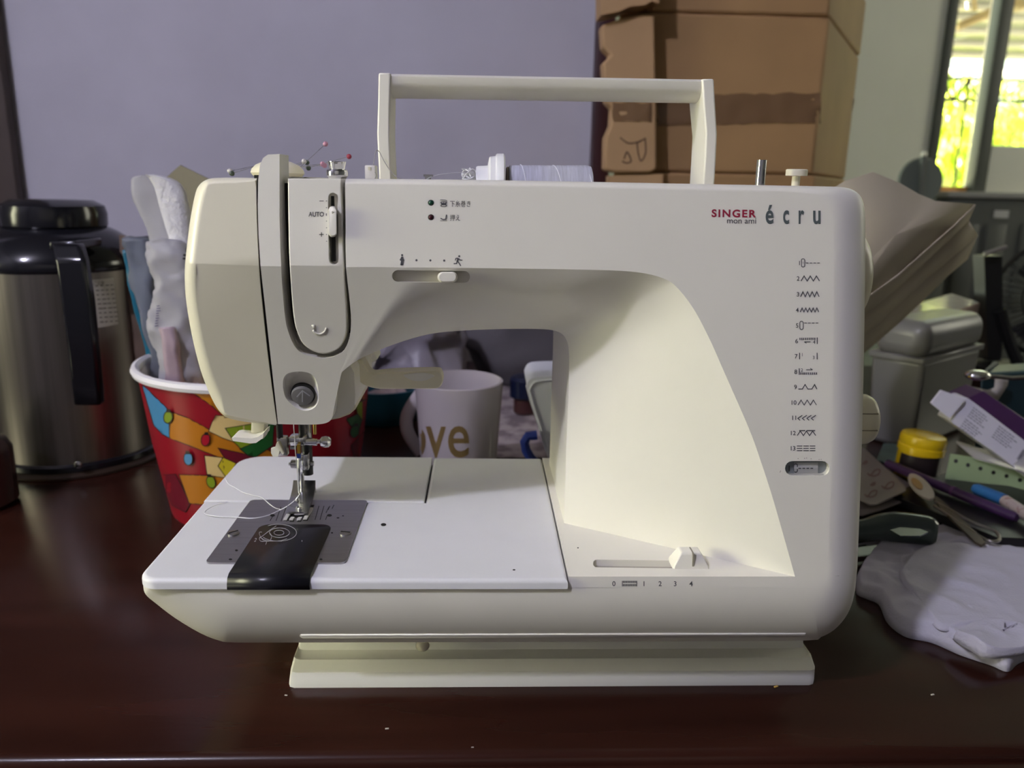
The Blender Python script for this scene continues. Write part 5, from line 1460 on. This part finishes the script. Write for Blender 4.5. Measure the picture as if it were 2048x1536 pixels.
# blister packs
BL_ = mat('blister_foil', (.27, .23, .22), .4, noise=.1, nscale=20); BLK = mat('blister_ink', (.20, .12, .12), .6)
b1 = flat([(1690, 880), (1729, 900), (1770, 936), (1812, 978), (1811, 984), (1752, 1011), (1740, 1011), (1690, 985)], .013, .0012, 'blister_pack', BL_, 'blister pack with reddish print lying on top beside the machine', 'blister pack')
flat([(1690, 985), (1760, 930), (1842, 985), (1842, 992), (1760, 1022), (1725, 1032), (1690, 1030)], .005, .0012, 'blister_pack', BL_, 'plain blister pack lying under the printed one', 'blister pack')
TBL = bvh(b1)
for i, (x, y) in enumerate(((1747, 945), (1775, 970), (1741, 987), (1729, 925), (1745, 968))):
    d = Decal(TBL, .0004)
    s_ = 1 if i < 3 else .4
    d.line(spline_px([(x-12*s_, y+2), (x-6*s_, y+7*s_), (x+2*s_, y-3*s_), (x+12*s_, y-5*s_), (x+10*s_, y+4*s_), (x, y+8*s_), (x-8*s_, y+5*s_)]), 3.2); d.obj('blister_print', BLK, b1)
# file, tweezers, screwdriver handle
nf = thing('nail_file', 'brown nail file with an oval white and orange end', 'nail file', PZ(1900, 1030, .01))
P = [PZ(*q, .016) for q in [(1862, 992), (1878, 1000), (1962, 1078), (1970, 1090), (1962, 1094), (1950, 1088), (1880, 1020)]]
G().prism(P, (0, 0, .002)).obj('file_blade', mat('olive_brown', (.13, .10, .065), .6, noise=.3, nscale=40), nf)
c = PZ(1842, 976, .018); P = []
for k in range(24):
    t = 2*math.pi*k/24; a, b = 34*math.cos(t), 14*math.sin(t); P.append(PZ(1842+a*.72-b*.69, 976+a*.69+b*.72, .018))
G().prism(P, (0, 0, .002)).obj('oval_end', mat('whitish_plastic', (.46, .40, .36), .4), nf)
P = []
for k in range(20):
    t = 2*math.pi*k/20; a, b = 15*math.cos(t), 7*math.sin(t); P.append(PZ(1834+a*.72-b*.69, 968+a*.69+b*.72, .0201))
G().prism(P, (0, 0, .0006)).obj('orange_inset', mat('amber_inset', (.32, .15, .03), .4), nf)
tw = [PZ(*q, .017) for q in [(1870, 1004), (1900, 1020), (1940, 1042), (1985, 1060), (1997, 1070), (1998, 1080), (1985, 1083), (1965, 1076), (1930, 1054), (1895, 1030), (1868, 1012)]]
G().tube(catmull(tw, 4), .0014, 8).obj('hair_clip', mat('dull_steel', (.40, .38, .36), .3, metal=1.0), None, 'slim steel hair clip crossing the nail file', 'hair clip')
hl = [PZ(1690, 1062, .022), PZ(1730, 1060, .022), PZ(1760, 1055, .022), PZ(1790, 1054, .022), PZ(1830, 1058, .022), PZ(1860, 1062, .022), PZ(1873, 1064, .022)]
kk_ = mpp(hl[0])
hs_ = thing('screwdriver', 'screwdriver with thick grey-green translucent handle behind the cloth', 'screwdriver', PZ(1790, 1060, 0))
G().tube(catmull(hl, 4), [x*kk_ for x in [p.x for p in catmull([(r_, 0, 0) for r_ in (20, 22, 27, 31, 31, 29, 22)], 4)]], 20).obj('handle', mat('grey_green_plastic', (.055, .075, .065), .18, spec=.6, noise=.3, nscale=20), hs_)
P = [PZ(*q, .038) for q in [(1780, 1062), (1800, 1057), (1840, 1060), (1856, 1066), (1840, 1074), (1800, 1074)]]
G().prism(P, (0, 0, .001)).obj('handle_flat', mat('dark_flat', (.02, .028, .026), .25), hs_)
G().tube([PZ(1690, 1092, .008), PZ(1725, 1086, .008), PZ(1775, 1080, .008)], .003, 10).obj('shank', CHROME, hs_)
flat([(1868, 1052), (1960, 1040), (2090, 1078), (2090, 1130), (1900, 1112)], .0004, .0006, 'paper_sheet', mat('white_paper', (.48, .45, .45), .8), 'white paper sheet lying on the table behind the cloth', 'paper')
# ---- crumpled white cloth
CL = mat('white_cotton', (.58, .56, .62), .95, noise=.08, nscale=14, bump=.25, bscale=600)
cl = thing('white_cloth', 'crumpled folded white cotton cloth on the table right of the machine', 'cloth', PZ(1900, 1220, 0))
def cloth_layer(outline, zb, h, seed, name, n=60, amp=.012, edge=.0):
    P = [PZ(x, y, zb) for x, y in spline_px(outline+[outline[0]], 6)[:-1]]; N = len(P)
    cen = sum(P, Vector())/N; rows = []
    for k in range(n+1):
        u = 1-k/n; row = []
        for p in P:
            q_ = cen.lerp(p, u); s = Vector((q_.x*26, q_.y*26, seed))
            rg = 1-abs(NZ.noise(s))*2; rg2 = 1-abs(NZ.noise(s*2.1+Vector((5, 0, 0))))*2
            prof_ = min(1, (1-u)/.06) if u < 1 else 0
            prof_ = math.sin(prof_*math.pi/2)
            rg3 = 1-abs(NZ.noise(s*.9+Vector((2, 9, 1))))*3
            row.append(Vector((q_.x, q_.y, max(zb+.0004, zb+h*prof_*(.60+.30*rg)+amp*prof_*(.22*rg2+.30*max(0, rg3))+.0005))))
        rows.append(row)
    o = G().grid(rows, True).obj(name, CL, cl, sharp=None, recalc=True)
    md = o.modifiers.new('s', 'SOLIDIFY'); md.thickness = .0012; return o
cloth_layer([(1710, 1168), (1716, 1148), (1745, 1112), (1775, 1090), (1850, 1088), (1925, 1090), (1975, 1108), (2070, 1120), (2150, 1180), (2140, 1300), (2045, 1325), (2016, 1345), (1980, 1332), (1920, 1312), (1865, 1288), (1810, 1275), (1775, 1248), (1758, 1212), (1735, 1200), (1714, 1190)], 0, .011, 1.3, 'cloth_fold')
cloth_layer([(1795, 1150), (1830, 1105), (1900, 1092), (2000, 1105), (2120, 1140), (2120, 1260), (2040, 1262), (1960, 1255), (1880, 1262), (1840, 1215), (1810, 1180)], .0115, .0035, 4.7, 'cloth_fold', amp=.004)
cloth_layer([(1905, 1280), (1950, 1262), (2000, 1262), (2010, 1278), (2070, 1258), (2110, 1290), (2040, 1312), (1975, 1318), (1935, 1300)], .009, .007, 8.2, 'cloth_fold', amp=.008)
# ---- far things at the right
CAB = mat('dark_cabinet_paint', (.085, .09, .075), .5, noise=.2, nscale=4)
yc = 2.3; a = PY(1872, 395, yc); 
cb = thing('cabinet', 'dark grey-green cabinet with a pale label under the far window', 'cabinet', (a.x+.4, yc+.2, -.74))
G().box((a.x, yc, -.74), (a.x+.9, yc+.4, a.z), .006).obj('cabinet_body', CAB, cb)
G().box((a.x-.01, yc-.012, a.z+.0006), (a.x+.91, yc+.41, a.z+.018), .004).obj('cabinet_top', mat('cabinet_top_paint', (.30, .30, .26), .4), cb)
G().pbox(1988, 421, 2018, 436, yc-.003, .002).obj('pale_label', mat('pale_label', (.42, .42, .38), .6), cb)
for x in (1905, 1960, 2030): G().pbox(x, 450, x+42, 620, yc-.006, .005, .002).obj('cabinet_door', CAB, cb)
# round mirror on the cabinet side
yr = 2.2
c = PY(1838, 372, yr); kx = mpp(c)
mr = thing('round_mirror', 'dark round standing mirror with a pale knob left of the far window', 'mirror', (c.x, yr, c.z-.12))
G().lathe([(44*kx, 0), (46*kx, .006), (44*kx, .012)], (c.x-.002, yr, c.z+.012), 48, (0, -1, .05)).obj('mirror_disc', mat('dark_mirror', (.13, .15, .13), .5), mr)  # dark disc lightened so its colour holds the haze
G().tube([PY(1848, 312, yr-.02), PY(1842, 392, yr-.02), PY(1838, 470, yr-.02)], .008, 10).obj('mirror_stem', mat('mirror_stem', (.10, .11, .095), .4), mr)
G().sphere(PY(1848, 309, yr-.02), 6.5*kx, 16, 10).obj('knob', mat('pale_knob', (.75, .75, .62), .3), mr)
G().box((c.x-.08, yr-.05, -.74), (c.x+.08, yr+.08, c.z-.11), .004).obj('mirror_base', CAB, mr)
# floor fan
yf = 1.25; c = PY(2120, 600, yf); Rf = 118*mpp(c)
fan = thing('desk_fan', 'black wire-caged fan on a dark stand at the right edge', 'fan', (c.x, yf, 0))
FB = mat('black_fan_plastic', (.012, .012, .011), .35)
nrm = Vector((-.55, -.82, .12)).normalized(); qf = nrm.to_track_quat('Z', 'Y')
def fanpt(r_, an, h): return c+qf @ Vector((r_*math.cos(an), r_*math.sin(an), h))
for (r_, h) in ((Rf, 0), (Rf*.97, .012), (Rf*.97, -.02), (Rf*.55, .034)):
    pts = [fanpt(r_, 2*math.pi*k/60, h) for k in range(61)]
    G().tube(pts, .0035 if r_ == Rf else .0016, 6).obj('cage_ring', FB, fan)
wire = G().tube([fanpt(Rf*t, 0, .036*(1-t**2)) for t in (.18, .4, .6, .8, 1)], .0012, 5)
for k in range(48):
    an = 2*math.pi*k/48
    G().tube([fanpt(Rf*t, an, .036*(1-t**2)) for t in (.18, .4, .6, .8, 1)], .0011, 5).obj('cage_wire', FB, fan)
G().lathe([(Rf*.2, -.03), (Rf*.2, .036), (Rf*.15, .042), (.001, .044)], c, 28, nrm).obj('hub', FB, fan)
for k in range(3):
    an = 2*math.pi*k/3
    G().add([fanpt(Rf*.15, an, -.002), fanpt(Rf*.85, an-.35, .010), fanpt(Rf*.88, an+.1, .004), fanpt(Rf*.80, an+.5, -.010), fanpt(Rf*.15, an+.5, -.008)], [(0, 1, 2, 3, 4)]).obj('blade', mat('dark_blade', (.03, .03, .028), .3), fan)
rows = [[PY(x0_, y, yf), PY(x1_, y, yf)] for x0_, x1_, y in ((1968, 2004, 512), (1972, 2006, 620), (1975, 2004, 700), (1976, 2002, 722))]
rows = [[a, b, b+Vector((0, .03, 0)), a+Vector((0, .03, 0))] for a, b in rows]
G().loft(rows).obj('stand_post', FB, fan)
G().tube([PY(1998, 620, yf), PY(2020, 690, yf), PY(2040, 735, yf)], .010, 8).obj('stand_leg', FB, fan)
fb = PY(2000, 740, yf); G().box((fb.x-.05, yf-.05, 0.0006), (c.x+.06, yf+.04, .016), .004).obj('stand_foot', FB, fan)
G().tube([Vector((c.x, yf+.05, .016)), c+nrm*-.03], .012, 10).obj('neck', FB, fan)
G().tube([PY(1968, 508, yf-.02), PY(2012, 494, yf-.02)], .0035, 8).obj('metal_rod', mat('pale_rod', (.40, .38, .34), .3, metal=.6), fan)
# crumbs on the table in front of the machine
CR_ = mat('pale_crumb', (.50, .46, .40), .8)
for i, (x, y, s_, lb) in enumerate(((774, 1458, 2.6, 'pale crumb on the table front below the plinth'), (945, 1495, 1.8, 'tiny crumb on the table edge at the centre'), (1552, 1374, 3.2, 'golden sliver beside the right end of the plinth'), (1865, 1390, 2.6, 'small straw crumb on the table below the cloth'), (572, 1391, 2.0, 'white speck beside the left end of the plinth'))):
    p = PZ(x, y, .0); k = mpp(p)*s_*.65
    G().box((-k*2.2, -k, 0), (k*2.2, k, k*1.0), k*.3, M=Matrix.Translation(p) @ Matrix.Rotation(RNG.uniform(-.6, .6), 4, 'Z')).obj('crumb', mat('golden_sliver', (.55, .36, .08), .35) if i == 2 else CR_, None, lb, 'crumb', 'crumbs on the table')
